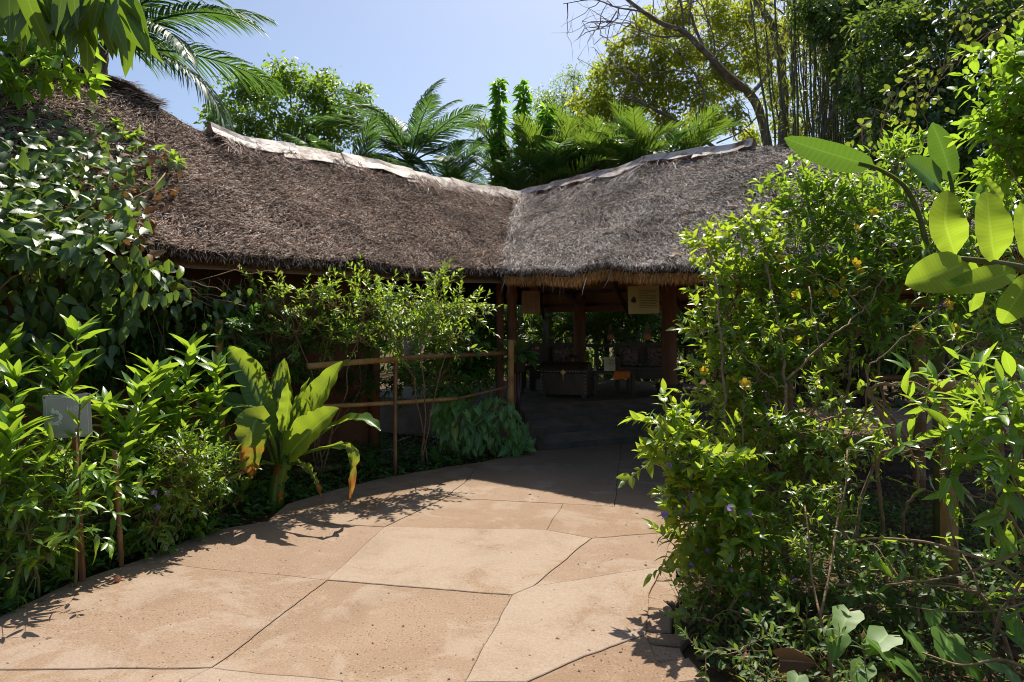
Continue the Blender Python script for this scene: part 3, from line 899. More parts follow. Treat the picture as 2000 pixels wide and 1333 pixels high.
def chest():
    c = P(1106, 775, 10.9); x, y, z = c.x, c.y, FLOOR_Z; rz = -.28
    t = thing('treasure_chest', 'dark domed wooden chest with brass studs and lock plate', 'chest', (x, y, z))
    W, Dp, Hh = .74, .46, .34
    R = Matrix.Translation((x, y, z)) @ Matrix.Rotation(rz, 4, 'Z')
    def put(mb, nm, mat, par=t, smooth=False):
        me = mb.mesh(nm, mat, smooth); me.transform(R); return link(nm, me, par)
    put(rbox(MB(), (0, 0, .05 + Hh / 2), (W, Dp, Hh)), 'body', M_WOODDK)
    mb = MB(); k = 12; V = []; F = []
    for xx in (-W / 2 - .01, W / 2 + .01):
        for i in range(k + 1):
            a = math.pi * i / k; V.append((xx, math.cos(a) * (Dp / 2 + .01), .05 + Hh + .004 + math.sin(a) * .16))
    for i in range(k): F.append((i, i + 1, k + 2 + i, k + 1 + i))
    F += [tuple(range(k, -1, -1)), tuple(range(k + 1, 2 * k + 2)), (0, k + 1, 2 * k + 1, k)]
    mb.add(V, F); lid = put(mb, 'lid', M_WOODDK)
    for i in range(15):
        mb = MB(); mb.lathe([(.011, -.004), (.009, .004), (.003, .008)], (0, 0, 0), 8)
        me = mb.mesh('stud', M_BRASS); me.transform(R @ Matrix.Translation((-W / 2 + .025 + i * (W - .05) / 14, -Dp / 2 - .012, .05 + Hh + .02)) @ Matrix.Rotation(math.pi / 2, 4, 'X')); link('stud', me, lid)
    for sx in (-1, 1):
        for i in range(6):
            mb = MB(); mb.lathe([(.011, -.004), (.009, .004), (.003, .008)], (0, 0, 0), 8)
            me = mb.mesh('stud', M_BRASS); me.transform(R @ Matrix.Translation((sx * (W / 2 - .03), -Dp / 2 - .002, .08 + i * .055)) @ Matrix.Rotation(math.pi / 2, 4, 'X')); link('stud', me, t)
    mb = MB(); a = np.linspace(0, 2 * math.pi, 13)[:-1]; rr = .036 * (1 + .22 * np.cos(4 * a))
    V = [(r * math.cos(q), -Dp / 2 - .02, .05 + Hh + .01 + r * math.sin(q)) for r, q in zip(rr, a)] + [(r * math.cos(q), -Dp / 2 - .012, .05 + Hh + .01 + r * math.sin(q)) for r, q in zip(rr, a)]
    mb.add(V, [tuple(range(11, -1, -1)), tuple(range(12, 24))] + [(i, (i + 1) % 12, 12 + (i + 1) % 12, 12 + i) for i in range(12)])
    put(mb, 'lock_plate', M_BRASS)
    put(MB().beam((0, -Dp / 2 - .022, .05 + Hh - .02), (0.004, -Dp / 2 - .022, .05 + Hh - .12), .018, .008), 'hasp', M_BRASS)
    for sx in (-1, 1):
        for sy in (-1, 1):
            put(MB().box((sx * (W / 2 - .05), sy * (Dp / 2 - .05), .025), (.07, .07, .05)), 'foot', M_WOODDK)
chest()

def bench(c, rz, W, label, cushions):
    t = thing('wooden_bench', label, 'bench', (c[0], c[1], FLOOR_Z))
    R = Matrix.Translation((c[0], c[1], FLOOR_Z)) @ Matrix.Rotation(rz, 4, 'Z')
    def put(mb, nm, mat, par=t, smooth=False):
        me = mb.mesh(nm, mat, smooth); me.transform(R); return link(nm, me, par)
    put(rbox(MB(), (0, 0, .38), (W, .55, .06)), 'seat', M_WOODDK)
    put(rbox(MB(), (0, .25, .60), (W, .05, .34)), 'backrest', M_WOODDK)
    put(rbox(MB(), (0, .25, .79), (W + .04, .07, .05)), 'back_rail', M_WOODDK)
    put(rbox(MB(), (0, -.24, .27), (W - .1, .04, .14)), 'apron', M_WOODDK)
    for sx in (-1, 1):
        put(rbox(MB(), (sx * (W / 2 - .05), 0, .58), (.06, .55, .05)), 'armrest', M_WOODDK)
        put(rbox(MB(), (sx * (W / 2 - .05), -.25, .285), (.07, .07, .57)), 'leg', M_WOODDK)
        put(rbox(MB(), (sx * (W / 2 - .05), .25, .19), (.07, .06, .38)), 'leg', M_WOODDK)
    for i, (cx, lab) in enumerate(cushions):
        mb = MB(); k = 9; V = []; F = []
        for sgn in (-1, 1):
            for a in range(k):
                for b in range(k):
                    x, z = a / (k - 1) * 2 - 1, b / (k - 1) * 2 - 1
                    th = .075 * max(0, (1 - x ** 4) * (1 - z ** 4)) ** .6
                    V.append((x * .17 * (1 - .06 * z * z), sgn * th, z * .17 * (1 - .06 * x * x)))
        for a in range(k - 1):
            for b in range(k - 1):
                q = (a * k + b, a * k + b + 1, (a + 1) * k + b + 1, (a + 1) * k + b)
                F.append(q); F.append(tuple(k * k + w for w in q[::-1]))
        mb.add(V, F); me = mb.mesh('cushion', M_CUSHION)
        me.transform(R @ Matrix.Translation((cx, .10, .585)) @ Matrix.Rotation(-.28, 4, 'X'))
        o = link('cushion', me); tag(o, lab, 'cushion')
pb = P(1256, 775, 12.25); bench((pb.x, pb.y), -.12, 1.02, 'dark wooden bench with armrests beside the carved column', [(-.25, 'patterned cushion on the bench behind the menu card'), (.24, 'patterned cushion on the bench next to the carved column')])
pb = P(1075, 775, 12.3); bench((pb.x, pb.y), .22, .95, 'dark wooden bench standing behind the studded chest', [(.24, 'patterned cushion on the bench behind the studded chest')])

def chair(c, rz, label):
    t = thing('wooden_chair', label, 'chair', (c[0], c[1], FLOOR_Z))
    R = Matrix.Translation((c[0], c[1], FLOOR_Z)) @ Matrix.Rotation(rz, 4, 'Z')
    def put(mb, nm, mat=M_WOODDK):
        me = mb.mesh(nm, mat, False); me.transform(R); return link(nm, me, t)
    put(rbox(MB(), (0, 0, .41), (.44, .44, .05)), 'seat')
    for sx in (-1, 1):
        put(rbox(MB(), (sx * .19, -.19, .19), (.045, .045, .385)), 'leg'); put(MB().beam((sx * .19, .19, 0), (sx * .19, .24, .82), .045, .045), 'leg')
    for z in (.55, .66, .78):
        put(MB().beam((-.18, .215 + (z - .4) * .06, z), (.18, .215 + (z - .4) * .06, z), .02, .06), 'back_slat')
pc = P(1032, 770, 11.7); chair((pc.x, pc.y), .35, 'dark slatted wooden chair beside the studded chest')

def coffee_table():
    c = P(1196, 776, 11.35); x, y = c.x, c.y
    t = thing('coffee_table', 'low dark wooden table carrying the menu card', 'table', (x, y, FLOOR_Z))
    rbox(MB(), (x, y, FLOOR_Z + .355), (.70, .46, .04)).build('table_top', M_WOODDK, t, False)
    for sx in (-1, 1):
        for sy in (-1, 1):
            rbox(MB(), (x + sx * .31, y + sy * .19, FLOOR_Z + .167), (.06, .06, .333)).build('leg', M_WOODDK, t, False)
    zt = FLOOR_Z + .3752
    # runner hanging over the front edge
    mb = MB(); k = 9; V = []; x0, x1 = x - .01, x + .25
    prof = [(.1, .004), (-.20, .004), (-.232, .002), (-.237, -.03), (-.239, -.13)]
    for i, (yy, zz) in enumerate(prof):
        for j in range(k):
            f = j / (k - 1); V.append((x0 + (x1 - x0) * f, y + yy - (.006 * math.sin(j * 2.3) if i > 2 else 0), zt + zz + (.028 * f if i == 4 else 0)))
    F = [(i * k + j, (i + 1) * k + j, (i + 1) * k + j + 1, i * k + j + 1) for i in range(4) for j in range(k - 1)]
    mb.add(V, F); mb.add([(a, b - .003, c + .003) for a, b, c in V], [f[::-1] for f in F])
    o = mb.build('table_runner', M_ORANGE); tag(o, 'orange cloth runner hanging over the front of the low table', 'cloth')
    # menu card: upright stand with a print
    m = thing('menu_card', 'pale upright printed menu card standing on the low table', 'card', (x - .06, y - .1, zt + .008))
    mb = MB(); V = [(x - .152 + q, y - .12 + w * .04 + e, zt + .010 + w * .225) for e in (0, .006) for w in (0, 1) for q in (0, .185)]; mb.add(V, [(0, 1, 3, 2), (4, 6, 7, 5), (0, 4, 5, 1), (2, 3, 7, 6), (0, 2, 6, 4), (1, 5, 7, 3)]); mb.build('card', M_PAPER, m, False)
    mb = MB(); V = [(x - .135 + q, y - .03 - w * .042 + e, zt + .010 + w * .205) for e in (0, .004) for w in (0, 1) for q in (0, .15)]; mb.add(V, [(0, 1, 3, 2), (4, 6, 7, 5), (0, 4, 5, 1), (2, 3, 7, 6), (0, 2, 6, 4), (1, 5, 7, 3)]); mb.build('prop', M_PAPER, m, False)
    for i in range(5):
        zz = zt + .20 - i * .024; yy = y - .0825 - (zt + .235 - zz) * .178
        mb = MB(); mb.box((x - .035 + .01 * (i % 2), yy, zz), (.09 - .012 * (i % 3), .002, .007)); mb.build('print_line', M_INK, m, False)
    # little white vase at the other end
    mb = MB(); v = P(1161, 722, 11.2); mb.lathe([(.012, 0), (.032, .012), (.036, .03), (.016, .055), (.008, .09), (.012, .10)], (x - .30, y - .05, zt), 14)
    o = mb.build('small_vase', M_PAPER); tag(o, 'tiny pale vase at the far end of the low table', 'vase')
coffee_table()

def hanging_pot(px, py, Y, label):
    c = P(px, py, Y)
    t = thing('hanging_pot', label, 'pot', (c.x, c.y, c.z), )
    mb = MB(); mb.lathe([(.015, -.055), (.045, -.042), (.062, -.005), (.055, .03), (.036, .045), (.042, .058), (.034, .056)], c, 18)
    mb.build('pot', M_TERRA, t)
    top = c + Vector((0, 0, .24))
    for a in (0.3, 2.4, 4.5):
        mb = MB(); mb.tube([c + Vector((.056 * math.cos(a), .056 * math.sin(a), .03)), top], .004, 5); mb.build('rope', M_ROPE, t)
    mb = MB(); mb.tube([top, (top.x, top.y, 2.9)], .003, 5); mb.build('cord', M_IRON, t)
hanging_pot(1264, 658, 10.3, 'small terracotta pot hung from ropes, near the carved column')
hanging_pot(1192, 660, 12.2, 'small terracotta pot hung from ropes above the menu card')

def text_board(c, w, h, rz, mat, label, emblem, rows, name='hanging_sign', tilt=0.0):
    t = thing(name, label, 'sign', (c.x, c.y, c.z - h / 2))
    R = Matrix.Translation(c) @ Matrix.Rotation(rz, 4, 'Z') @ Matrix.Rotation(tilt, 4, 'Y')
    def put(mb, nm, m, smooth=False):
        me = mb.mesh(nm, m, smooth); me.transform(R); return link(nm, me, t)
    put(rbox(MB(), (0, 0, 0), (w, .014, h), .003), 'board', mat)
    rg = np.random.default_rng(3)
    x0 = -w * .14 if emblem else -w * .36
    for i in range(rows):
        z = h * .33 - i * h * .66 / rows
        x = x0; xe = w * .42 - (w * .28 * rg.random() if i % 3 == 2 else .02 * w)
        mb = MB()
        while x < xe:                      # faint words of uneven length
            l = w * rg.uniform(.03, .10); mb.box((x + l / 2, -.0085, z), (l, .002, h * .026)); x += l + w * .014
        put(mb, 'print_line', M_INK)
    if emblem:
        mb = MB()
        for k in range(9):
            a = k * .72; r = w * (.030 + .012 * (k % 3)); cx, cz = -w * .32 + math.cos(a) * w * .035, -.0 + math.sin(a) * w * .05
            q = np.linspace(0, 2 * math.pi, 11)[:-1]
            V = [(cx + r * math.cos(b), -.0085 - k * .0001, cz + r * math.sin(b)) for b in q]
            mb.add(V, [tuple(range(9, -1, -1))])
        for k in range(10):
            a = k * .63 + .3; r = w * .011; cx, cz = -w * .32 + math.cos(a) * w * .105, math.sin(a) * w * .12
            q = np.linspace(0, 2 * math.pi, 8)[:-1]
            mb.add([(cx + r * math.cos(b), -.0085, cz + r * math.sin(b)) for b in q], [tuple(range(6, -1, -1))])
        put(mb, 'emblem', M_BLACK)
    for sx in (-1, 1):
        put(MB().tube([(sx * w * .4, 0, h / 2 - .003), (sx * w * .4, .05, h / 2 + .22)], .003, 5), 'wire', M_IRON)
c = P(1257, 586, 8.95); text_board(c, .405, .365, -.06, M_CREAM, 'cream painted notice board with round black emblem hanging under the thatched eave', True, 11, tilt=-.03)
c = P(1037, 591, 9.5); text_board(c, .285, .32, .45, M_BAMBOO_D, 'dark brown notice board hanging beside the corner column', False, 9)
# ------------------------------------------------------------------ leaf shapes
def leaf_t(n, wf, ratio, fold=.25, droop=.15, sweep=0.0, wave=0.0, twist=0.0):
    """leaf of length 1 along +Y with a raised fold along the midrib and a drooping tip"""
    V, U, rows = [], [], []
    for i in range(n + 1):
        t = i / n; w = wf(t) * ratio / 2
        y = t; z = -droop * t * t
        wv = wave * math.sin(i * 2.4)
        if w < 1e-4:
            rows.append([len(V)]); V.append((0, y, z)); U.append((.5, t))
        else:
            ys = y - sweep * max(0, 1 - t * 2.2)
            rows.append([len(V), len(V) + 1, len(V) + 2])
            V += [(-w, ys, z + w * fold + wv), (0, y, z), (w, ys, z + w * fold - wv)]
            U += [(0, t), (.5, t), (1, t)]
    F = []
    for a, b in zip(rows[:-1], rows[1:]):
        if len(a) == 3 and len(b) == 3: F += [(a[0], a[1], b[1], b[0]), (a[1], a[2], b[2], b[1])]
        elif len(a) == 1 and len(b) == 3: F += [(a[0], b[1], b[0]), (a[0], b[2], b[1])]
        elif len(a) == 3 and len(b) == 1: F += [(a[0], a[1], b[0]), (a[1], a[2], b[0])]
    m = MB(); m.add(V, F, U)
    return m.template()

lance = lambda t: math.sin(math.pi * t ** .78) ** .85 if 0 < t < 1 else 0
ovate = lambda t: math.sin(math.pi * t ** .62) ** .8 if 0 < t < 1 else 0
ellip = lambda t: math.sin(math.pi * t) ** .62 if 0 < t < 1 else 0
heart = lambda t: (.62 + 1.2 * t if t < .22 else (1 - ((t - .22) / .78) ** 1.7) * .9) if t < 1 else 0
lobed = lambda t: [.55, .95, .55, .98, .50, .55, .22, 0][min(7, int(round(t * 7)))]
LT_LANCE = [leaf_t(6, lance, .30, .35, d, wave=w) for d, w in ((.12, .01), (.30, .015), (.50, .02))]
LT_LANCE_S = [leaf_t(4, lance, .34, .3, d) for d in (.08, .25)]
LT_OVATE = [leaf_t(5, ovate, .52, .3, d, wave=.008) for d in (.10, .28, .45)]
LT_OVATE_S = [leaf_t(3, ovate, .50, .3, d) for d in (.1, .3)]
LT_ELLIP = [leaf_t(5, ellip, .46, .25, d) for d in (.06, .22)]
LT_HEART = [leaf_t(6, heart, .78, .25, d, .20) for d in (.15, .35)]
LT_ARROW = [leaf_t(6, heart, .66, .3, d, .32) for d in (.2, .4)]
LT_LOBED = [leaf_t(7, lobed, .95, .12, d, .12) for d in (.12, .3)]
LT_IVY = [leaf_t(9, lambda t: [.50, .86, 1.0, .90, .74, .72, .62, .42, .20, 0][min(9, int(round(t * 9)))], .86, .18, d, .16, .02) for d in (.15, .35)]
LT_ROUND = [leaf_t(5, ellip, .85, .2, d) for d in (.05, .2)]
LT_TINY = [leaf_t(2, lambda t: 0 if t in (0, 1) else 1, .5, .4, .15)]
LT_NARROW = [leaf_t(2, lambda t: 0 if t in (0, 1) else 1, .16, .3, d) for d in (.1, .35)]
LT_MANGO = [leaf_t(7, lance, .25, .25, d, wave=.012) for d in (.05, .25)]
TW = MB(); TW.tube([(0, 0, 0), (0, 1, 0)], [1, .6], 4, False); TW = TW.template()     # unit twig

def to_mat(M):
    return Matrix([[float(v) for v in r] for r in M])

def put_leaves(root, temps, M, mat, nobj=300, minpx=9.0, name='leaf', stuff='foliage', frame_only=True, rng=None):
    """leaves that show largest become parts of their own, the rest is joined into one part"""
    M = np.asarray(M)
    if len(M) == 0: return
    rng = rng or np.random.default_rng(1)
    k = len(temps)
    which = rng.integers(0, k, len(M))
    pos = M[:, :3, 3]; size = np.linalg.norm(M[:, :3, 1], axis=1) * FPX / np.maximum(pos[:, 1], .3)
    px, py = project(pos)
    inside = (px > -40) & (px < 2040) & (py > -40) & (py < 1380)
    score = np.where(inside & (size >= minpx), size, 0)
    order = np.argsort(-score)
    sel = order[:nobj][score[order[:nobj]] > 0]
    mask = np.zeros(len(M), bool); mask[sel] = True
    meshes = []
    for t in temps:
        mb = MB(); mb.raw(*t); meshes.append(mb.mesh(name, mat))
    for i in sel:
        link(name, meshes[which[i]], root, None, None, to_mat(M[i]))
    if (~mask).any():
        mb = MB()
        for q in range(k):
            mm = (~mask) & (which == q)
            if mm.any(): mb.inst(temps[q], M[mm])
        mb.build(stuff, mat, root, True, 'stuff')

def in_sphere(rng, n):
    v = nrm(rng.normal(0, 1, (n, 3))); return v * (rng.random(n) ** (1 / 3))[:, None]

def curve(p0, p1, n, rng, wob=.05, lift=.35):
    """branch that leaves upward and bends over to its end"""
    p0, p1 = np.array(p0, float), np.array(p1, float)
    L = np.linalg.norm(p1 - p0)
    c = p0 + (p1 - p0) * .45 + np.array([0, 0, lift * L * .35]) + rng.normal(0, wob * L, 3) * np.array([1, 1, .3])
    t = np.linspace(0, 1, n)[:, None]
    p = (1 - t) ** 2 * p0 + 2 * t * (1 - t) * c + t * t * p1
    w = rng.normal(0, wob * L * .22, (n, 3)); w[0] = w[-1] = 0
    return p + w

def sprigs(rng, centers, radii, counts, L=(.12, .28), k=6, leaf=(.05, .09), up=.5, ang=58, opp=True, rosette=0.0, spread=.75):
    """twigs with paired leaves spread round cluster centres -> leaf frames, twig frames, twig tips"""
    c = np.repeat(np.asarray(centers, float), counts, axis=0); r = np.repeat(np.asarray(radii, float), counts)
    T = len(c)
    off = in_sphere(rng, T)
    st = c + off * r[:, None] * spread
    d = nrm(off * 1.1 + np.array([0, 0, up]) + rng.normal(0, .45, (T, 3)))
    Lt = rng.uniform(*L, T)
    ref = nrm(rng.normal(0, 1, (T, 3)))
    x = nrm(np.cross(d, ref)); y = np.cross(d, x)
    Ms = []
    for j in range(k):
        f = (j + .6) / k
        p = st + d * (Lt * f)[:, None]
        p[:, 2] -= .12 * Lt * f * f
        for s in ((0, 1) if opp else (0,)):
            a = (j * math.pi / 2 + s * math.pi) if opp else j * 2.4
            a = a + rng.normal(0, .25, T)
            sd = x * np.cos(a)[:, None] + y * np.sin(a)[:, None]
            an = math.radians(ang) * (1 - .45 * f) + rng.normal(0, .15, T)
            ld = d * np.cos(an)[:, None] + sd * np.sin(an)[:, None] - np.array([0, 0, .10])
            sz = rng.uniform(*leaf, T) * (1 - .5 * max(0, f - .6)) * np.where(rng.random(T) < .22, rng.uniform(.45, .75, T), 1.0) * np.where(rng.random(T) < .05, 1.3, 1.0)
            upv = np.array([0, 0, .9]) + d * .5 + rng.normal(0, .35, (T, 3))
            keep = rng.random(T) < .9
            Ms.append(frames(p, ld, upv, sz)[keep])
    tip = st + d * Lt[:, None]; tip[:, 2] -= .12 * Lt
    Ms.append(frames(tip, d + rng.normal(0, .2, (T, 3)), np.array([0, 0, 1.0]) + rng.normal(0, .3, (T, 3)), rng.uniform(*leaf, T) * .8))
    tw = frames(st - d * .02, tip - st, np.array([0.3, .2, 1.0]) + np.zeros((T, 3)), np.full(T, .0028), np.linalg.norm(tip - st, axis=1), np.full(T, .0028))
    return np.concatenate(Ms), tw, tip, d, st

def flower_t(petals, l, w, cup):
    mb = MB()
    for i in range(petals):
        a = i * 2 * math.pi / petals; c, s = math.cos(a), math.sin(a)
        V = [(0, 0, 0), (-w, l * .55, cup * .6), (0, l * .5, cup * .45), (w, l * .55, cup * .6), (-w * .6, l * .95, cup * .9), (w * .6, l * .95, cup * .9)]
        V = [(x * c - y * s, x * s + y * c, z) for x, y, z in V]
        mb.add(V, [(0, 2, 1), (0, 3, 2), (1, 2, 4), (2, 5, 4), (2, 3, 5)])
    return mb
FL_YEL = flower_t(5, 1, .42, .45).mesh('flower', M_YELLOW); FL_VIO = flower_t(5, 1, .45, .1).mesh('flower', M_VIOLET); FL_PINK = flower_t(5, 1, .4, .6).mesh('flower', M_PINK)

def put_flowers(root, mesh, pts, size, rng, face=(0, -1, .5)):
    for p in pts:
        zx = Vector(face) + Vector(rng.normal(0, .45, 3)); q = zx.to_track_quat('Z', 'Y')
        s = size * rng.uniform(.8, 1.15)
        link('flower', mesh, root, None, None, Matrix.Translation(Vector(p)) @ q.to_matrix().to_4x4() @ Matrix.Diagonal((s, s, s, 1)))

def blob3(blobs):
    C = np.array([tuple(P(b[0], b[1], b[3])) for b in blobs]); R = np.array([b[2] * b[3] / FPX for b in blobs])
    return C, R

def shrub(name, label, cat, base, blobs, mat, temps, seed, leaf=(.05, .09), dens=1.0, L=(.12, .28), k=6, stemmat=None, nobj=300, group=None, up=.5, ang=58, opp=True,
          flowers=None, nfl=0, fls=.03, stem_r=.012, depth=1.0, main=None, minpx=9, fl_front=True):
    """a shrub: stems rise from its base to clusters of leafy twigs"""
    rng = np.random.default_rng(seed)
    t = thing(name, label, cat, base, group)
    C, R = blob3(blobs)
    C[:, 1] += rng.uniform(-.15, .15, len(C)) * depth
    counts = np.maximum(2, (dens * 46 * (R / .16) ** 2).astype(int))
    Ms, tw, tips, d, st = sprigs(rng, C, R, counts, L, k, leaf, up, ang, opp)
    Ms = Ms[Ms[:, 2, 3] > .015]
    stemmat = stemmat or M_TWIG
    b = np.array(base, float)
    # stems: a few rise from the base, the others fork off the nearest lower cluster
    order = np.argsort(np.linalg.norm(C - b, axis=1)); nodes = []
    for q, i in enumerate(order):
        low = [m for m in nodes if np.linalg.norm(C[m] - b) < np.linalg.norm(C[i] - b) * .92]
        if q < 3 or not low:
            p0, r0 = b + np.array([rng.normal(0, .05), rng.normal(0, .05), -.03]), stem_r
        else:
            m = min(low, key=lambda m: np.linalg.norm(C[m] - C[i])); p0, r0 = C[m], stem_r * .55
        p = curve(p0, C[i], 9, rng, .06, .3)
        mb = MB(); mb.tube(p, np.linspace(r0 * rng.uniform(.8, 1.1), r0 * .5, 9), 6); mb.build('stem', stemmat, t)
        nodes.append(i)
    mb = MB().inst(TW, tw)
    # side branches that carry the twigs
    idx = np.repeat(np.arange(len(C)), counts)
    vec = st - C[idx]; ln = np.linalg.norm(vec, axis=1)
    mb.inst(TW, frames(C[idx], vec, np.array([.2, .4, 1.0]) + np.zeros_like(vec), np.full(len(vec), .0035), ln, np.full(len(vec), .0035)))
    mb.build('twigs', stemmat, t, True, 'stuff')
    put_leaves(t, temps, Ms, mat, nobj, minpx, rng=rng)
    if flowers is not None:
        if fl_front:
            o = np.argsort(tips[:, 1])[:max(nfl * 4, 1)]; pick = rng.choice(o, min(nfl, len(o)), replace=False)
        else:
            pick = rng.choice(len(tips), min(nfl, len(tips)), replace=False)
        put_flowers(t, flowers, tips[pick] + d[pick] * .02, fls, rng)
    return t

def cloud(rng, blobs, n, size, sub=9, tight=.30, droop=.35, flat=.5):
    C, R = blob3(blobs)
    w = R ** 2 / np.sum(R ** 2)
    bi = rng.choice(len(C), n, p=w)
    subs = np.stack([C[i] + in_sphere(rng, sub) * R[i] * .85 for i in range(len(C))])
    si = rng.integers(0, sub, n)
    ctr = subs[bi, si]
    p = ctr + rng.normal(0, 1, (n, 3)) * (R[bi] * tight)[:, None] * np.array([1, 1, .75])
    d = nrm(p - ctr) + rng.normal(0, .5, (n, 3)) - np.array([0, 0, droop])
    return frames(p, d, np.array([0, 0, 1.0]) * flat * 2 + rng.normal(0, .6, (n, 3)), rng.uniform(size[0], size[1], n)), C, R, subs

def tree(name, label, trunk, blobs, n, size, mat, temps, seed, bark=None, tr=.14, sub=9, tight=.30, limb_r=.04, group=None, droop=.35, cat='tree', split=.5, subtwigs=True):
    """trunk: list of points from the ground up; limbs reach every cluster of the crown"""
    rng = np.random.default_rng(seed); bark = bark or M_BARK
    t = thing(name, label, cat, trunk[0], group)
    pts = np.array([tuple(p) for p in trunk])
    tt = np.linspace(0, 1, len(pts)); f = np.linspace(0, 1, 14)
    pp = np.stack([np.interp(f, tt, pts[:, i]) for i in range(3)], 1)
    pp[1:-1] += rng.normal(0, tr * .15, (12, 3)) * np.array([1, 1, 0])
    mb = MB(); mb.tube(pp, np.linspace(tr, tr * .45, 14), 9); mb.build('trunk', bark, t)
    M, C, R, subs = cloud(rng, blobs, n, size, sub, tight, droop)
    mb = MB()
    for i in range(len(C)):
        h = pp[int(len(pp) * split) + rng.integers(0, len(pp) - int(len(pp) * split))]
        q = curve(h, C[i], 7, rng, .07, .2); mb.tube(q, np.linspace(limb_r, limb_r * .4, 7), 5)
        if subtwigs:
            for s in subs[i]:
                mb.tube(curve(C[i], s, 4, rng, .08, .1), np.linspace(limb_r * .4, limb_r * .15, 4), 4)
    mb.build('limbs', bark, t, True, 'stuff')
    mb = MB(); w = rng.integers(0, len(temps), len(M))
    M = M[M[:, 2, 3] > .05]; w = w[:len(M)]
    for q in range(len(temps)): mb.inst(temps[q], M[w == q])
    mb.build('crown', mat, t, True, 'stuff')
    return t

# ------------------------------------------------------------------ palm fronds
def frond(L, n, ll, bend, vee, hang, seed, phi0=38, phi1=68, w=.028):
    """one feather frond growing along +Y, arching down, with narrow leaflets on both sides"""
    rng = np.random.default_rng(seed); mb = MB()
    m = 18; th = -bend * np.linspace(0, 1, m) ** 1.35
    p = np.zeros((m, 3)); ds = L / (m - 1)
    for i in range(1, m): p[i] = p[i - 1] + ds * np.array([0, math.cos(th[i]), math.sin(th[i])])
    mb.tube(p, np.linspace(.022, .004, m) * L / 2.4, 5)
    for i in range(n):
        t = .14 + .86 * (i + .5) / n
        f = t * (m - 1); a = int(min(f, m - 2)); q = p[a] + (p[a + 1] - p[a]) * (f - a)
        tan = nrm(p[a + 1] - p[a]); upv = np.array([0, -tan[2], tan[1]])
        for s in (-1, 1):
            le = ll * (math.sin(math.pi * min(1, .16 + t * .80)) ** .6) * rng.uniform(.82, 1.1)
            ph = math.radians(phi1 + (phi0 - phi1) * t + rng.normal(0, 4))
            side = np.array([s, 0, 0]) * math.cos(vee) + upv * math.sin(vee)
            d = tan * math.cos(ph) + side * math.sin(ph)
            g = np.array([0, 0, -1.0])
            pts = [q]; dd = d.copy()
            for k in range(4):
                dd = nrm(dd + g * hang * (k + .6) * .5); pts.append(pts[-1] + dd * le / 4)
            wv = nrm(np.cross(d, upv + rng.normal(0, .3, 3)))
            ws = [w * .55, w, w * .85, w * .5, 0]
            V, U = [], []
            for k in range(5):
                if k < 4: V += [pts[k] - wv * ws[k] / 2, pts[k] + wv * ws[k] / 2]; U += [(.2, k / 4), (.8, k / 4)]
                else: V.append(pts[k]); U.append((.5, 1))
            mb.add(V, [(0, 1, 3, 2), (2, 3, 5, 4), (4, 5, 7, 6), (6, 7, 8)], U)
    return mb

def palm(name, label, trunk, fr, fronds, seed, tr=.10, bark=None, group=None, cat='palm'):
    """fr: list of frond meshes; fronds: list of (azimuth deg, elevation deg, scale[, origin])"""
    t = thing(name, label, cat, trunk[0], group)
    pts = np.array([tuple(p) for p in trunk]); f = np.linspace(0, 1, 12)
    pp = np.stack([np.interp(f, np.linspace(0, 1, len(pts)), pts[:, i]) for i in range(3)], 1)
    mb = MB(); mb.tube(pp, np.linspace(tr * 1.25, tr, 12) * (1 + .06 * np.cos(np.arange(12) * math.pi)), 10); mb.build('trunk', bark or M_BARK, t)
    rng = np.random.default_rng(seed)
    for i, q in enumerate(fronds):
        az, el, sc = q[:3]; o = Vector(q[3]) if len(q) > 3 else Vector(pp[-1])
        M = Matrix.Translation(o) @ Matrix.Rotation(math.radians(-az), 4, 'Z') @ Matrix.Rotation(math.radians(el), 4, 'X') @ Matrix.Rotation(rng.normal(0, .25), 4, 'Y') @ Matrix.Diagonal((sc, sc, sc, 1))
        link('frond', fr[i % len(fr)], t, None, None, M)
    return t

# ------------------------------------------------------------------ broad blades (banana and the like)
def blade(mb, pts, hw, up, fold=.35, wave=0.0, ncol=3, seed=0, tear=0.0):
    pts = np.array([tuple(p) for p in pts]); n = len(pts); rng = np.random.default_rng(seed)
    tan = nrm(np.gradient(pts, axis=0)); up = np.array(up, float)
    V, U = [], []; cols = np.linspace(-1, 1, 2 * ncol + 1)
    for i in range(n):
        s = nrm(np.cross(tan[i], up)); nn = np.cross(s, tan[i])
        for c in cols:
            h = hw[i] * (1 - tear * max(0, rng.normal(0, 1)) * abs(c) ** 2)
            f = fold if np.isscalar(fold) else fold[i]
            V.append(pts[i] + s * c * h * math.cos(f) + nn * (abs(c) ** 1.3) * h * math.sin(f) + nn * wave * math.sin(i * 1.7 + (2.1 if c < 0 else 0)) * abs(c))
            U.append((c * .5 + .5, i / (n - 1)))
    k = len(cols)
    mb.add(V, [(i * k + j, i * k + j + 1, (i + 1) * k + j + 1, (i + 1) * k + j) for i in range(n - 1) for j in range(k - 1)], U)
    return mb

def spline(pp, n):
    """smooth line through points"""
    pp = np.array([tuple(p) for p in pp]); m = len(pp)
    ext = np.vstack([2 * pp[0] - pp[1], pp, 2 * pp[-1] - pp[-2]]); out = []
    for f in np.linspace(0, m - 1, n):
        i = min(int(f), m - 2); t = f - i; p0, p1, p2, p3 = ext[i:i + 4]
        out.append(.5 * (2 * p1 + (p2 - p0) * t + (2 * p0 - 5 * p1 + 4 * p2 - p3) * t * t + (3 * p1 - p0 - 3 * p2 + p3) * t ** 3))
    return np.array(out)

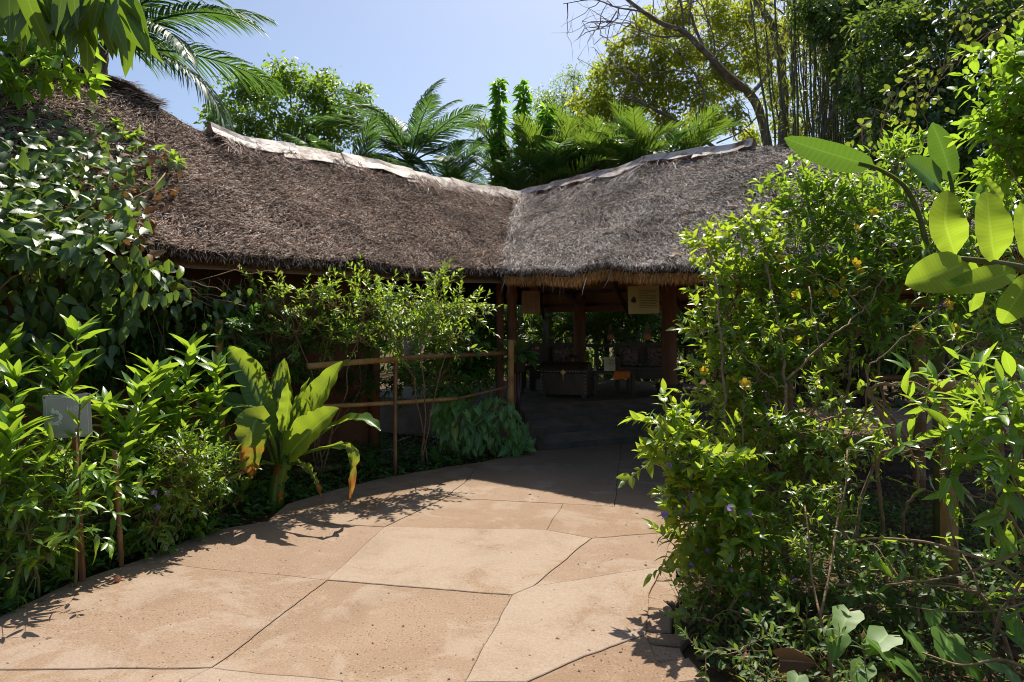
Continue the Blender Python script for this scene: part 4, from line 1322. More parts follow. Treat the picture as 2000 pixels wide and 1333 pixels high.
def bamboo_pole(mb, a, b, r, seed=0, nodes=.28, bow=.01):
    """bamboo cane with swollen nodes"""
    a, b = np.array(a, float), np.array(b, float); L = np.linalg.norm(b - a); rng = np.random.default_rng(seed)
    ts, rs = [0], [r]
    x = nodes * rng.uniform(.4, 1)
    while x < L - .03:
        for dx, k in ((-.02, 1), (-.006, 1.16), (.004, .98), (.010, 1.10), (.024, 1)):
            ts.append((x + dx) / L); rs.append(r * k)
        x += nodes * rng.uniform(.85, 1.15)
    ts.append(1); rs.append(r * .95)
    ts = np.array(ts); sd = nrm(rng.normal(0, 1, 3))
    p = a + (b - a) * ts[:, None] + sd * (np.sin(ts * math.pi) * bow * L)[:, None]
    mb.tube(p, rs, 10)
    return mb
# ------------------------------------------------------------------ bamboo fences and posts
def cane(name, label, a, b, r, mat, seed, cat='post', nodes=.28, bow=.006, base=None):
    mb = MB(); bamboo_pole(mb, a, b, r, seed, nodes, bow); o = mb.build(name, mat); tag(o, label, cat); return o

fence = thing('bamboo_fence', 'bamboo fence with two rails between the path bed and the thatched eave', 'fence', (-1.4, 7.9, 0))
FA, FB, FC = P(600, 716, 6.55), P(773, 702, 7.45), P(992, 690, 8.75)
def fpart(a, b, r, nm, mat, seed, bow=.006):
    mb = MB(); bamboo_pole(mb, a, b, r, seed, .26, bow); return mb.build(nm, mat, fence)
fpart(FA, FB + Vector((.1, .1, 0)), .030, 'rail', M_BAMBOO, 1); fpart(FB - Vector((.1, .12, 0)), FC, .028, 'rail', M_BAMBOO_D, 2)
fpart(P(470, 800, 6.25), P(892, 779, 8.05), .022, 'rail', M_BAMBOO, 3); fpart(P(880, 782, 8.05), P(992, 756, 8.7), .016, 'rail', M_BAMBOO_D, 4)
fpart((-1.27, 7.43, -.05), P(773, 692, 7.43), .022, 'post', M_BAMBOO_D, 5)
fpart((FC.x + .03, 8.72, .02), P(998, 664, 8.72), .042, 'post', M_BAMBOO, 6, .002)
p = P(428, 625, 6.3); fpart((p.x + .02, 6.3, -.05), p, .036, 'post', M_BAMBOO, 7, .002)
cane('fallen_bamboo_log', 'long bamboo log lying on the soil behind the banana plant', G(565, 938) + Vector((0, .2, .04)), G(745, 914) + Vector((0, .15, .04)), .038, M_BAMBOO_D, 8, 'log')
cane('leaning_bamboo_cane', 'orange bamboo cane leaning low through the leafy bed', G(250, 1070) + Vector((-.06, .2, .16)), P(478, 922, 5.9), .017, M_BAMBOO, 9, 'cane')
cane('bamboo_stake', 'thin upright bamboo stake among the violet-flowered bush', (-2.6, 4.55, -.05), P(224, 880, 4.5), .016, M_BAMBOO_D, 10, 'stake')

rf = thing('bamboo_railing', 'stout bamboo post with a cut bamboo rail lashed to its top', 'fence', (2.70, 4.2, 0))
mb = MB(); bamboo_pole(mb, (2.69, 4.2, -.05), (2.69, 4.2, 1.27), .050, 21, .32, .001); mb.build('post', M_BAMBOO, rf)
mb = MB(); bamboo_pole(mb, P(1817, 752, 4.13), (3.85, 3.7, 1.18), .038, 22, .30, .002); mb.build('rail', M_BAMBOO, rf)
mb = MB(); c = P(1856, 757, 4.13)
for q in range(6):
    a = np.linspace(0, 2 * math.pi, 13); mb.tube([(c.x - .02 + q * .007 + .004 * math.sin(w * 3), c.y + .030 + .085 * math.cos(w), c.z + .075 * math.sin(w)) for w in a], .0035, 5, False)
mb.build('lashing', M_IRON, rf)
cane('old_wooden_post', 'weathered brown post standing in the shade behind the bare branches', (3.85, 6.45, -.05), P(1795, 640, 6.45), .055, M_BAMBOO_D, 23)
mb = MB(); bamboo_pole(mb, P(1700, 738, 6.9), P(2010, 736, 6.3), .030, 24); o = mb.build('bamboo_rail', M_BAMBOO_D); tag(o, 'dim bamboo rail fixed across the weathered post', 'rail')

# ------------------------------------------------------------------ grey plate sign in the left bed
def plate_sign():
    Y = 4.28; tl, tr_, bl = P(88, 776, Y), P(176, 770, Y + .02), P(90, 858, Y)
    c = (P(132, 813, Y)); w, h = .284, .270
    t = thing('garden_sign', 'weathered grey metal plate with faded lettering on a brown post', 'sign', (c.x, c.y + .03, 0))
    R = Matrix.Translation(c) @ Matrix.Rotation(.10, 4, 'Z') @ Matrix.Rotation(-.05, 4, 'Y')
    def put(mb, nm, m):
        me = mb.mesh(nm, m, False); me.transform(R); return link(nm, me, t)
    put(rbox(MB(), (0, 0, 0), (w, .004, h), .0015), 'plate', M_GREYPLATE)
    put(rbox(MB(), (-w / 2 + .012, .014, 0), (.022, .022, h + .006), .002), 'backing', M_WOODRED)
    for sx in (-1, 1):
        for sz in (-1, 1):
            mb = MB(); mb.lathe([(.006, -.001), (.005, .003), (.002, .004)], (0, 0, 0), 8); me = mb.mesh('screw', M_WOODDK)
            me.transform(R @ Matrix.Translation((sx * (w / 2 - .012), -.003, sz * (h / 2 - .012))) @ Matrix.Rotation(math.pi / 2, 4, 'X')); link('screw', me, t)
    # thin border line
    for a, b in (((-1, 1), (1, 1)), ((-1, -1), (1, -1)), ((-1, -1), (-1, 1)), ((1, -1), (1, 1))):
        put(MB().beam((a[0] * (w / 2 - .02), -.0028, a[1] * (h / 2 - .02)), (b[0] * (w / 2 - .02), -.0028, b[1] * (h / 2 - .02)), .002, .002), 'border_line', M_PALEPRINT)
    # rubbed, cloudy emblem: an open ring of pale strokes
    rg = np.random.default_rng(4); mb = MB()
    a = np.linspace(-2.6, 2.2, 26)[::-1]
    ro = [.042 + .006 * rg.normal() for _ in a]; ri = [.024 + .004 * rg.normal() for _ in a]
    V = [(-.075 + r * math.cos(q), -.0032, -.005 + 1.25 * r * math.sin(q)) for r, q in zip(ro, a)] + [(-.075 + r * math.cos(q), -.0032, -.005 + 1.25 * r * math.sin(q)) for r, q in zip(ri, a)]
    k = len(a); mb.add(V, [(i, i + 1, k + i + 1, k + i) for i in range(k - 1)]); put(mb, 'emblem', M_PALEPRINT)
    for s, x, z, sz in (('HO', -.002, .030, .044),):
        cu = bpy.data.curves.new('lettering', 'FONT'); cu.body = s; cu.size = sz; cu.extrude = .0008; cu.space_character = 1.25
        ob = bpy.data.objects.new('lettering', cu); COL.objects.link(ob)
        dg = bpy.context.evaluated_depsgraph_get(); me = bpy.data.meshes.new_from_object(ob.evaluated_get(dg)); bpy.data.objects.remove(ob)
        me.materials.clear(); me.materials.append(M_PALEPRINT)
        me.transform(R @ Matrix.Translation((x, -.0032, z)) @ Matrix.Rotation(math.pi / 2, 4, 'X')); link('lettering', me, t)
    put(MB().beam((.03, .016, h / 2 - .02), (.03, .016, -c.z), .035, .022), 'post', M_WOODRED)
plate_sign()

# ------------------------------------------------------------------ banana plant
def banana():
    Y0 = 5.95; b = G(538, 988)
    t = thing('banana_plant', 'young banana plant with broad green leaves and drying orange ones', 'plant', b)
    mb = MB(); mb.tube([(b.x, b.y, -.05), (b.x + .01, b.y, .15), (b.x + .05, b.y, .38)], [.075, .07, .045], 12); mb.build('pseudostem', LM_BANDRY, t)
    # (midrib pixels with depth offset, half width px, petiole length share, fold, facing, dry)
    LV = [
        ([(540, 900, 0), (523, 830, .02), (492, 745, .03), (462, 700, 0), (446, 676, -.05)], 31, .18, .45, (.5, -1, .3), 0),
        ([(535, 905, .1), (510, 840, .15), (470, 800, .1), (425, 783, 0), (385, 790, -.1)], 26, .25, .5, (-.2, -.8, .8), 0),
        ([(548, 895, .1), (549, 830, .18), (551, 770, .22), (556, 700, .25)], 34, .2, .5, (0, -1, .2), 0),
        ([(550, 900, -.1), (556, 840, -.15), (563, 790, -.18), (562, 748, -.2)], 19, .3, .5, (-.4, -1, .2), 0),
        ([(556, 900, .05), (590, 830, .08), (630, 765, .08), (669, 706, .05)], 34, .22, .4, (-.5, -1, .2), 0),
        ([(552, 905, -.1), (580, 870, -.2), (620, 830, -.3), (662, 798, -.35)], 37, .12, .35, (-.2, -1, .55), 0),
        ([(560, 905, .15), (600, 868, .2), (650, 833, .2), (695, 818, .12), (725, 826, .05), (743, 842, 0)], 19, .3, .35, (.1, -.35, 1), 0),
        ([(543, 905, -.1), (533, 860, -.18), (515, 824, -.25), (500, 822, -.33), (492, 850, -.38), (488, 895, -.38), (492, 935, -.36)], 33, .35, .25, (.1, -1, .1), 1),
        ([(550, 912, -.1), (585, 888, -.2), (640, 873, -.3), (680, 872, -.35), (690, 890, -.36), (688, 930, -.36), (684, 982, -.36)], 12, .35, .5, (.4, -1, .1), 1),
        ([(556, 910, -.1), (585, 905, -.15), (612, 930, -.2), (630, 975, -.22)], 11, .25, .7, (.5, -1, .2), 1),
        ([(556, 890, -.15), (556, 912, -.22), (549, 945, -.24), (546, 986, -.24)], 13, .1, .8, (.6, -1, 0), 1),
        ([(553, 900, 0), (566, 840, .02), (586, 785, .05), (605, 738, .08)], 13, .25, .9, (-.3, -1, .2), 0),
        ([(535, 905, -.05), (512, 905, -.12), (490, 930, -.2), (472, 965, -.22), (462, 985, -.2)], 12, .3, .7, (-.3, -1, .2), 1),
    ]
    for i, (pp, hwpx, pet, fold, up, dry) in enumerate(LV):
        n = 22; line = spline([P(x, y, Y0 + dy) for x, y, dy in pp], n)
        hw = []
        for j in range(n):
            s = j / (n - 1); q = (s - pet) / (1 - pet)
            hw.append(.010 + .006 * (1 - s) if q <= 0 else max(.004, hwpx * Y0 / FPX * (math.sin(math.pi * min(1, q ** .72 * .97 + .03)) ** .62 if q < 1 else 0)))
        mb = MB(); blade(mb, line, hw, up, fold, .012 if not dry else .028, 3, i, .10 if not dry else .55)
        o = mb.build('leaf', LM_BANDRY if dry else LM_BANANA, t, True, None, 'drying leaf with torn orange edges' if dry else None)
        mb = MB(); k = max(3, int(n * (pet + .15))); mb.tube(line[:k] - np.array([0, 0, .004]), np.linspace(.016, .007, k), 7); mb.build('petiole', LM_BANANA, o)
banana()

# ------------------------------------------------------------------ tall leafy plants in the left bed
def ginger(base, tip, n, leaf, seed, label, group=None, mat=LM_GING, r=.009, lo=.30, tuft=7):
    rng = np.random.default_rng(seed)
    t = thing('tall_leafy_plant', label, 'plant', base, group)
    p = curve(base, tip, 12, rng, .03, .25); mb = MB(); mb.tube(p, np.linspace(r, r * .5, 12), 7); mb.build('stem', M_STEMG, t)
    f = lo + (1 - lo) * (np.arange(n) + .5) / n; f = np.clip(f + rng.normal(0, .01, n), 0, 1)
    pos = np.stack([np.interp(f, np.linspace(0, 1, 12), p[:, i]) for i in range(3)], 1)
    a = np.arange(n) * 2.4 + rng.random() * 6
    el = np.radians(20 + 35 * f + rng.normal(0, 8, n))
    d = np.stack([np.cos(a) * np.cos(el), np.sin(a) * np.cos(el), np.sin(el)], 1)
    sz = rng.uniform(*leaf, n) * (1 - .25 * np.abs(f - .75) / .75)
    M = frames(pos, d, np.array([0, 0, 1.0]) + rng.normal(0, .2, (n, 3)), sz)
    a = np.arange(tuft) * 2.4 + 1; el = np.radians(rng.uniform(35, 78, tuft))
    d2 = np.stack([np.cos(a) * np.cos(el), np.sin(a) * np.cos(el), np.sin(el)], 1)
    M2 = frames(np.repeat(p[-1:], tuft, 0), d2, np.array([0, 0, 1.0]) + rng.normal(0, .2, (tuft, 3)), rng.uniform(leaf[0] * .7, leaf[1] * .85, tuft))
    put_leaves(t, LT_LANCE, np.concatenate([M, M2]), mat, 300, 4, rng=rng)

rng = np.random.default_rng(77)
GI = [(150, 655, 4.75), (30, 742, 4.2), (110, 720, 4.75), (300, 735, 5.2), (372, 690, 5.5), (425, 722, 5.6), (272, 770, 4.9), (15, 690, 4.6), (205, 805, 4.9), (340, 800, 5.3), (5, 830, 4.1),
      (245, 850, 4.75), (20, 860, 3.95), (330, 745, 5.5), (85, 700, 5.0), (400, 790, 5.7)]
for i, (px, py, Y) in enumerate(GI):
    tp = P(px, py, Y); dx = rng.normal(0, .10)
    ginger((tp.x + dx - .03, Y + rng.normal(0, .08), -.03), tp, 26 + i % 5, (.19, .29), 100 + i, 'tall upright plant with long glossy spiralled leaves in the bed left of the path', 'tall leafy plants in the left bed')
tp = P(156, 790, 4.14); ginger((tp.x - .07, 4.2, -.03), tp, 6, (.13, .19), 130, 'tall leafy plant with dark bent stem crossing the grey metal plate', r=.010, lo=.55)

shrub('violet_flowered_bush', 'small-leaved bush with violet flowers leaning out beside the banana plant', 'bush', (-2.62, 5.05, 0),
      [(300, 900, 50, 5.0), (370, 890, 45, 5.15), (410, 930, 38, 5.3), (340, 950, 50, 5.0), (270, 960, 45, 4.85), (395, 985, 34, 5.35), (240, 905, 40, 4.9), (320, 1010, 36, 4.95), (440, 905, 24, 5.5)],
      LM_BUSH, LT_LANCE_S, 31, (.045, .08), .9, (.10, .22), 6, None, 300, None, .5, 55, True, FL_VIO, 14, .020, .008)
shrub('low_leafy_shrub', 'low broad-leaved shrub at the front corner of the left bed', 'shrub', (-2.95, 4.15, 0),
      [(40, 960, 60, 4.1), (120, 930, 55, 4.25), (60, 1040, 55, 4.0), (150, 1010, 50, 4.2), (20, 1110, 35, 3.85), (200, 1000, 40, 4.4), (190, 930, 40, 4.5)],
      LM_GING, LT_LANCE, 32, (.09, .16), .42, (.16, .30), 5, M_STEMG, 300, None, .6, 60, False)
for i, (px, py, Y, s) in enumerate([(60, 1075, 3.98, 40), (205, 1085, 4.7, 34), (130, 1110, 4.33, 34), (255, 1060, 4.95, 30), (395, 1040, 5.35, 26), (450, 975, 5.9, 26), (330, 1050, 5.1, 26), (478, 960, 6.1, 20)]):
    b = P(px, py, Y)
    shrub('seedling_clump', 'small clump of bright seedlings at the foot of the left bed', 'plant', (b.x, b.y, 0), [(px, py, s, Y), (px + s * .7, py + s * .3, s * .6, Y - .05)], LM_GING, LT_OVATE, 40 + i, (.06, .11), .30, (.06, .14), 4, M_STEMG, 60,
          'seedlings along the left edge of the path', .8, 55, True, stem_r=.004)

# ------------------------------------------------------------------ vine over the left roof
def poly_sample(rng, poly, n):
    poly = np.array(poly, float); lo, hi = poly.min(0), poly.max(0); out = []
    while len(out) < n:
        p = lo + (hi - lo) * rng.random((n, 2)); x, y = p[:, 0], p[:, 1]; ins = np.zeros(n, bool); j = len(poly) - 1
        for i in range(len(poly)):
            xi, yi = poly[i]; xj, yj = poly[j]
            c = ((yi > y) != (yj > y)) & (x < (xj - xi) * (y - yi) / (yj - yi + 1e-9) + xi)
            ins ^= c; j = i
        out += list(p[ins])
    return np.array(out[:n])

def on_plane(pp, p0, nn):
    d = np.stack([(pp[:, 0] - 1000) / FPX, np.ones(len(pp)), -(pp[:, 1] - HOR) / FPX], 1)
    o = np.array([0, 0, CAM_H]); t = np.dot(p0 - o, nn) / (d @ nn)
    return o + d * t[:, None]
N_ROOF = nrm(np.cross(R0 - E0, -DL)); N_ROOF = N_ROOF if N_ROOF[2] > 0 else -N_ROOF

def roof_vine():
    rng = np.random.default_rng(9)
    t = thing('climbing_vine', 'dense glossy-leaved vine sprawling over the thatch and hanging from the left eave', 'vine', (-4.2, 5.6, 0))
    top = [(-120, 120), (100, 190), (170, 215), (235, 262), (310, 318), (368, 338), (330, 372), (275, 385), (285, 440), (300, 525), (-150, 540)]
    pp = poly_sample(rng, top, 2000)
    keep = rng.random(2000) < np.clip((330 - pp[:, 0] + (pp[:, 1] - 330) * .25) / 200, .34, 1); pp = pp[keep]
    w = on_plane(pp, E0 + np.array([0, 0, .12]), N_ROOF); n = len(w)
    w += N_ROOF * rng.uniform(.03, .22, n)[:, None]
    d = -nrm(R0 - E0 + DL * .2) + rng.normal(0, .6, (n, 3)); up = N_ROOF + rng.normal(0, .42, (n, 3))
    M1 = frames(w, d, up, rng.uniform(.09, .165, n))
    # hanging curtain below the eave
    hang = [(-150, 480), (300, 500), (345, 520), (330, 575), (262, 600), (240, 650), (215, 690), (150, 705), (95, 730), (40, 770), (-150, 800)]
    pp = poly_sample(rng, hang, 950); m = len(pp)
    w2 = on_plane(pp, E0 - NL * .12, NL); w2 += NL * rng.uniform(-.30, .12, m)[:, None]
    d = np.array([0, 0, -1.0]) + rng.normal(0, .5, (m, 3)); up = -NL + np.array([0, 0, .5]) + rng.normal(0, .45, (m, 3))
    M2 = frames(w2, d, up, rng.uniform(.09, .17, m))
    pp = poly_sample(rng, [(290, 500), (430, 560), (520, 560), (500, 640), (420, 650), (330, 640), (300, 590)], 85); m = len(pp)
    w3 = on_plane(pp, E0 - NL * .1, NL) + NL * rng.uniform(-.25, .3, m)[:, None]
    M3 = frames(w3, np.array([0, 0, -1.0]) + rng.normal(0, .6, (m, 3)), -NL + np.array([0, 0, .5]) + rng.normal(0, .4, (m, 3)), rng.uniform(.07, .13, m))
    put_leaves(t, LT_OVATE, np.concatenate([M1, M2, M3]), LM_VINE, 300, 9, rng=rng)
    # stems creeping over the thatch and dangling runners
    for i in range(16):
        a = w[rng.integers(0, len(w))]; b = w2[rng.integers(0, len(w2))]
        mb = MB(); mb.tube(curve(a, b, 9, rng, .05, .1) + N_ROOF * .06, .006, 5); mb.build('stem', M_TWIG, t)
    for i in range(26):
        x = rng.uniform(0, 620); q = on_plane(np.array([[x, 545.]]), E0 + NL * .05, NL)[0]
        L = rng.uniform(.25, .95); e = q + np.array([rng.normal(0, .06), rng.normal(0, .06), -L]); mb = MB(); mb.tube(curve(q, e, 7, rng, .06, 0), .0035, 4); mb.build('runner', M_TWIG, t)
    for i in range(14):
        a = on_plane(np.array([[rng.uniform(250, 450), rng.uniform(540, 600)]]), E0 - NL * .05, NL)[0]; b = a + np.array([rng.normal(.35, .25), rng.normal(.2, .15), rng.normal(-.08, .12)])
        mb = MB(); mb.tube(curve(a, b, 8, rng, .12, .1), .004, 4); mb.build('dry_runner', M_TWIG, t)
    dp = poly_sample(rng, [(120, 180), (260, 270), (360, 330), (330, 420), (290, 520), (200, 480), (100, 420), (100, 230)], 240)
    dw = on_plane(dp, E0 + np.array([0, 0, .10]), N_ROOF) + N_ROOF * .07; m = len(dw)
    MB().inst(LT_OVATE[2], frames(dw, rng.normal(0, 1, (m, 3)) - N_ROOF * .3, N_ROOF + rng.normal(0, .5, (m, 3)), rng.uniform(.07, .13, m))).build('dead_leaves', M_LITTER, t, True, 'stuff')
roof_vine()
shrub('young_yellow_vine', 'yellow-green young creeper strand lying on the bare thatch beyond the glossy vine', 'vine', tuple(on_plane(np.array([[230., 330.]]), E0 + np.array([0, 0, .16]), N_ROOF)[0]),
      [tuple(q) + tuple() for q in [(215, 250, 16, 7.35), (245, 275, 18, 7.3), (280, 295, 14, 7.3), (330, 318, 14, 7.3), (190, 225, 14, 7.4)]], LM_LIME, LT_OVATE, 61, (.07, .11), .45, (.06, .14), 4, M_TWIG, 120, None, .5, 60, True, stem_r=.004, depth=.2)

# dead leaves lying on the right thatch
rng = np.random.default_rng(15)
for i, (px, py) in enumerate([(1358, 398), (1385, 405), (1420, 402), (1330, 425), (1310, 495), (1072, 462), (750, 385), (757, 442)]):
    u_ = None
    q = on_plane(np.array([[float(px), float(py)]]), E0 + np.array([0, 0, .17]), nrm(np.cross(R0 - E0, DR)) if px > 1000 else N_ROOF)[0]
    me = MB().inst(LT_OVATE[2], frames(np.zeros((1, 3)), np.array([[1.0, -.2, rng.normal(0, .2)]]), np.array([[0, -.5, .8]]), np.array([.17 if px > 1300 else .11]))).mesh('dead_leaf', M_LITTER)
    o = link('dead_leaf', me, None, None, None, Matrix.Translation(Vector(q))); tag(o, 'curled brown dead leaf lying on the thatch', 'leaf', 'dead leaves on the thatch')

# ------------------------------------------------------------------ plants along the fence
FENCE_B = [(505, 590, 33, 6.50), (560, 600, 36, 6.70), (610, 585, 32, 6.80), (660, 600, 36, 6.90), (700, 565, 27, 7.00), (715, 610, 36, 7.00), (760, 625, 35, 7.10), (640, 650, 35, 6.80), (580, 655, 32, 6.65), (700, 665, 33, 6.90)]
shrub('fence_shrub', 'tall small-leaved shrub with pale buds behind the banana plant', 'shrub', (-2.0, 7.2, 0), FENCE_B, LM_BUSH, LT_LANCE_S, 51, (.05, .085), .30, (.16, .34), 7, None, 300, None, .7, 52, True, FL_PINK, 10, .016, .010)
shrub('fence_shrub', 'tall shrub with reddish bud tips standing at the fence by the corner column', 'shrub', (-1.0, 7.9, 0),
      [(800, 600, 32, 7.2), (850, 575, 28, 7.35), (870, 620, 34, 7.4), (830, 650, 36, 7.25), (900, 600, 26, 7.55), (925, 615, 22, 7.65), (780, 660, 34, 7.1), (880, 665, 32, 7.45), (860, 550, 18, 7.35), (750, 590, 24, 7.0)], LM_BUSH, LT_LANCE_S, 52, (.05, .09), .32, (.16, .34), 7, None, 300, None, .8, 50, True, FL_PINK, 14, .014, .010)
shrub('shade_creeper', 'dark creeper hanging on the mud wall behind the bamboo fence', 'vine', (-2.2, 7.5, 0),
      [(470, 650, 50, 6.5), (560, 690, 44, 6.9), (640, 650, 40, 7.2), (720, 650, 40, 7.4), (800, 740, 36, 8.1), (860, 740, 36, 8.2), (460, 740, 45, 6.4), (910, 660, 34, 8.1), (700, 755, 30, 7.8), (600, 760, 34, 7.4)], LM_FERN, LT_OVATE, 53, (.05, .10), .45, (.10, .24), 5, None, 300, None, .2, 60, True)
shrub('bright_shade_plant', 'lush bright green plant glimpsed beside the corner column', 'plant', (-.75, 9.5, 0), [(905, 650, 30, 9.9), (940, 640, 28, 10.0), (935, 680, 30, 9.9), (900, 690, 26, 9.8), (960, 660, 22, 10.1), (870, 700, 26, 9.7), (915, 735, 28, 9.7), (950, 720, 26, 9.9), (880, 750, 24, 9.6)], LM_ALLA, LT_LANCE, 54, (.12, .2), .7, (.12, .24), 4, M_STEMG, 120, None, .5, 55, False)

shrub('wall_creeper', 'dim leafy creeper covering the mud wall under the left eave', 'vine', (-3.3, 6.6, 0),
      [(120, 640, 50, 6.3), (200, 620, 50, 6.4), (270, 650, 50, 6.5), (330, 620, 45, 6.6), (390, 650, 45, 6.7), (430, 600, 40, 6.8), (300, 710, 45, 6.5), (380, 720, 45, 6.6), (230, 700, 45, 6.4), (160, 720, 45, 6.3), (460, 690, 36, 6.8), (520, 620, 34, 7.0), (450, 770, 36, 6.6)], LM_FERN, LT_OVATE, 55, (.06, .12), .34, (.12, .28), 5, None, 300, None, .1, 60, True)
rg = np.random.default_rng(56)
def arrowhead():
    rng = np.random.default_rng(66)
    t = thing('arrowhead_plant', 'clump of pale-veined arrowhead leaves at the foot of the corner post', 'plant', (-.25, 8.45, 0))
    pp = poly_sample(rng, [(838, 800), (880, 772), (930, 785), (985, 775), (1020, 815), (1042, 850), (1036, 880), (990, 893), (920, 880), (860, 868)], 210)
    f = (pp[:, 0] - 840) / 200; Y = 8.05 + .55 * f + rng.uniform(-.12, .22, len(pp)); C = np.array([tuple(P(a, b, y)) for (a, b), y in zip(pp, Y)])
    C[:, 2] = np.maximum(C[:, 2], .10)
    d = np.stack([rng.normal(0, .45, len(C)), -.45 + rng.normal(0, .25, len(C)), -.75 + rng.normal(0, .3, len(C))], 1)
    M = frames(C, d, np.array([0, -.75, .75]) + rng.normal(0, .3, (len(C), 3)), rng.uniform(.10, .17, len(C)))
    put_leaves(t, LT_ARROW, M, LM_SYNG, 300, 5, rng=rng)
    mb = MB()
    for c in C[::2]:
        b = np.array([c[0] + rng.normal(0, .08), c[1] + .12, 0]); mb.tube(curve(b, c, 5, rng, .06, .3), .0035, 4)
    mb.build('stalks', M_STEMG, t, True, 'stuff')
arrowhead()

def fern(name, label, base, n, L, seed, mat=LM_FERN, group=None, hang=.2, el=(20, 70)):
    rng = np.random.default_rng(seed); t = thing(name, label, 'fern', base, group)
    fr = [frond(1.0, 13, .20, b, .15, .10, seed + q, 60, 80, .055).mesh('frond', mat) for q, b in enumerate((.6, 1.0))]
    for i in range(n):
        M = Matrix.Translation(Vector(base)) @ Matrix.Rotation(i * 2.4 + rng.normal(0, .2), 4, 'Z') @ Matrix.Rotation(math.radians(rng.uniform(*el)), 4, 'X')
        s = L * rng.uniform(.75, 1.1); link('frond', fr[i % 2], t, None, None, M @ Matrix.Diagonal((s, s, s, 1)))
for i, (px, py, L) in enumerate([(690, 905, .36), (740, 885, .42), (780, 900, .34), (820, 895, .36), (720, 915, .28), (850, 905, .28)]):
    g = G(px, py + 8); fern('shade_fern', 'feathery fern growing at the foot of the bamboo fence', (g.x, g.y + .15, 0), 12, L, 200 + i, group='ferns under the bamboo fence')

def medinilla():
    rng = np.random.default_rng(33); c = P(1012, 700, 9.35)
    t = thing('potted_plant', 'potted plant with large leathery leaves and a pink bloom by the corner post', 'plant', (c.x, c.y, c.z - .2))
    mb = MB(); mb.lathe([(.07, -.20), (.09, -.18), (.115, -.02), (.125, 0), (.11, .0), (.10, -.02)], c, 16); mb.build('pot', M_WOODDK, t)
    mb = MB(); mb.tube([c + Vector((0, 0, -.2)), (c.x, c.y, .3)], .03, 8); mb.build('stand', M_WOODDK, t)
    n = 38; a = np.arange(n) * 2.4; el = np.radians(rng.uniform(-35, 65, n))
    d = np.stack([np.cos(a) * np.cos(el), np.sin(a) * np.cos(el), np.sin(el)], 1)
    M = frames(np.array(c) + d * rng.uniform(.03, .14, n)[:, None] + np.array([0, 0, .06]), d - np.array([0, 0, .25]), np.array([0, -.3, 1.0]) + rng.normal(0, .3, (n, 3)), rng.uniform(.17, .25, n))
    put_leaves(t, LT_ELLIP, M, LM_SYNG, 60, 4, rng=rng)
    put_flowers(t, FL_PINK, [P(1004, 668, 9.15), P(1006, 672, 9.15), P(1002, 673, 9.15), P(1049, 678, 9.3)], .032, rng, (0, -1, -.4))
medinilla()
# ------------------------------------------------------------------ shrubs on the right
def bank(blobs, d=0.0):
    """the planting slopes: tall growth stands at the back, low growth leans out in front"""
    yy = [250, 300, 470, 600, 700, 800, 900, 1000, 1100, 1150]; dd = [5.75, 5.6, 5.1, 4.75, 4.5, 4.28, 4.12, 4.0, 3.95, 3.9]
    return [(b[0], b[1], b[2], float(np.interp(b[1], yy, dd)) + d) for b in blobs]
shrub('path_side_shrub', 'sunlit shrub with pale leaves and violet flowers spilling over the right path edge', 'shrub', tuple(G(1420, 1160)),
      bank([(1285, 822, 26, 4.9), (1310, 850, 30, 4.85), (1345, 830, 30, 4.9), (1290, 890, 30, 4.75), (1335, 900, 40, 4.75), (1385, 880, 45, 4.8), (1340, 960, 42, 4.65), (1390, 950, 45, 4.7), (1350, 1020, 40, 4.55), (1400, 1020, 45, 4.6), (1345, 1075, 36, 4.5), (1440, 960, 45, 4.75), (1440, 1060, 40, 4.6), (1395, 1085, 36, 4.5), (1385, 1120, 30, 4.4)], -0.05),
      LM_SHRUB, LT_OVATE, 71, (.06, .105), .40, (.10, .22), 6, None, 300, None, .5, 58, True, FL_VIO, 12, .020, .009)
TWIGGY = shrub('tall_twiggy_shrub', 'tall twiggy shrub with yellow blooms standing before the thatched eave', 'shrub', tuple(G(1535, 1120)),
      bank([(1390, 490, 40, 5.3), (1440, 470, 40, 5.3), (1490, 500, 45, 5.2), (1400, 560, 42, 5.2), (1450, 560, 48, 5.2), (1380, 640, 42, 5.1), (1430, 640, 50, 5.1), (1390, 720, 42, 5.05), (1440, 720, 50, 5.05), (1500, 600, 50, 5.1), (1500, 680, 50, 5.05), (1410, 790, 45, 5.0), (1470, 790, 50, 4.95), (1500, 560, 45, 5.1), (1540, 730, 50, 4.95), (1540, 640, 50, 5.0), (1480, 860, 50, 4.85), (1440, 880, 40, 4.9)], 0.30),
      LM_SHRUB, LT_OVATE, 72, (.055, .10), .30, (.14, .30), 6, None, 300, None, .6, 55, True, FL_YEL, 9, .035, .015)
shrub('allamanda_bush', 'rounded mass of glossy allamanda with yellow trumpets over the thatched hip', 'bush', tuple(G(1650, 1090)),
      bank([(1560, 430, 45, 5.3), (1550, 510, 50, 5.2), (1600, 400, 45, 5.3), (1620, 470, 50, 5.2), (1660, 400, 45, 5.25), (1680, 460, 50, 5.15), (1720, 410, 48, 5.1), (1740, 350, 42, 5.2), (1770, 310, 34, 5.2), (1740, 480, 50, 5.0), (1590, 570, 55, 5.1), (1650, 560, 55, 5.05), (1710, 560, 55, 4.95), (1600, 650, 55, 5.0), (1660, 650, 50, 4.95), (1780, 420, 45, 5.0), (1770, 530, 45, 4.9), (1720, 640, 45, 4.85), (1520, 380, 30, 5.4), (1570, 360, 28, 5.4)], 0.40),
      LM_ALLA, LT_LANCE, 73, (.075, .125), .34, (.16, .32), 5, None, 300, None, .6, 55, True, FL_YEL, 26, .040, .015)
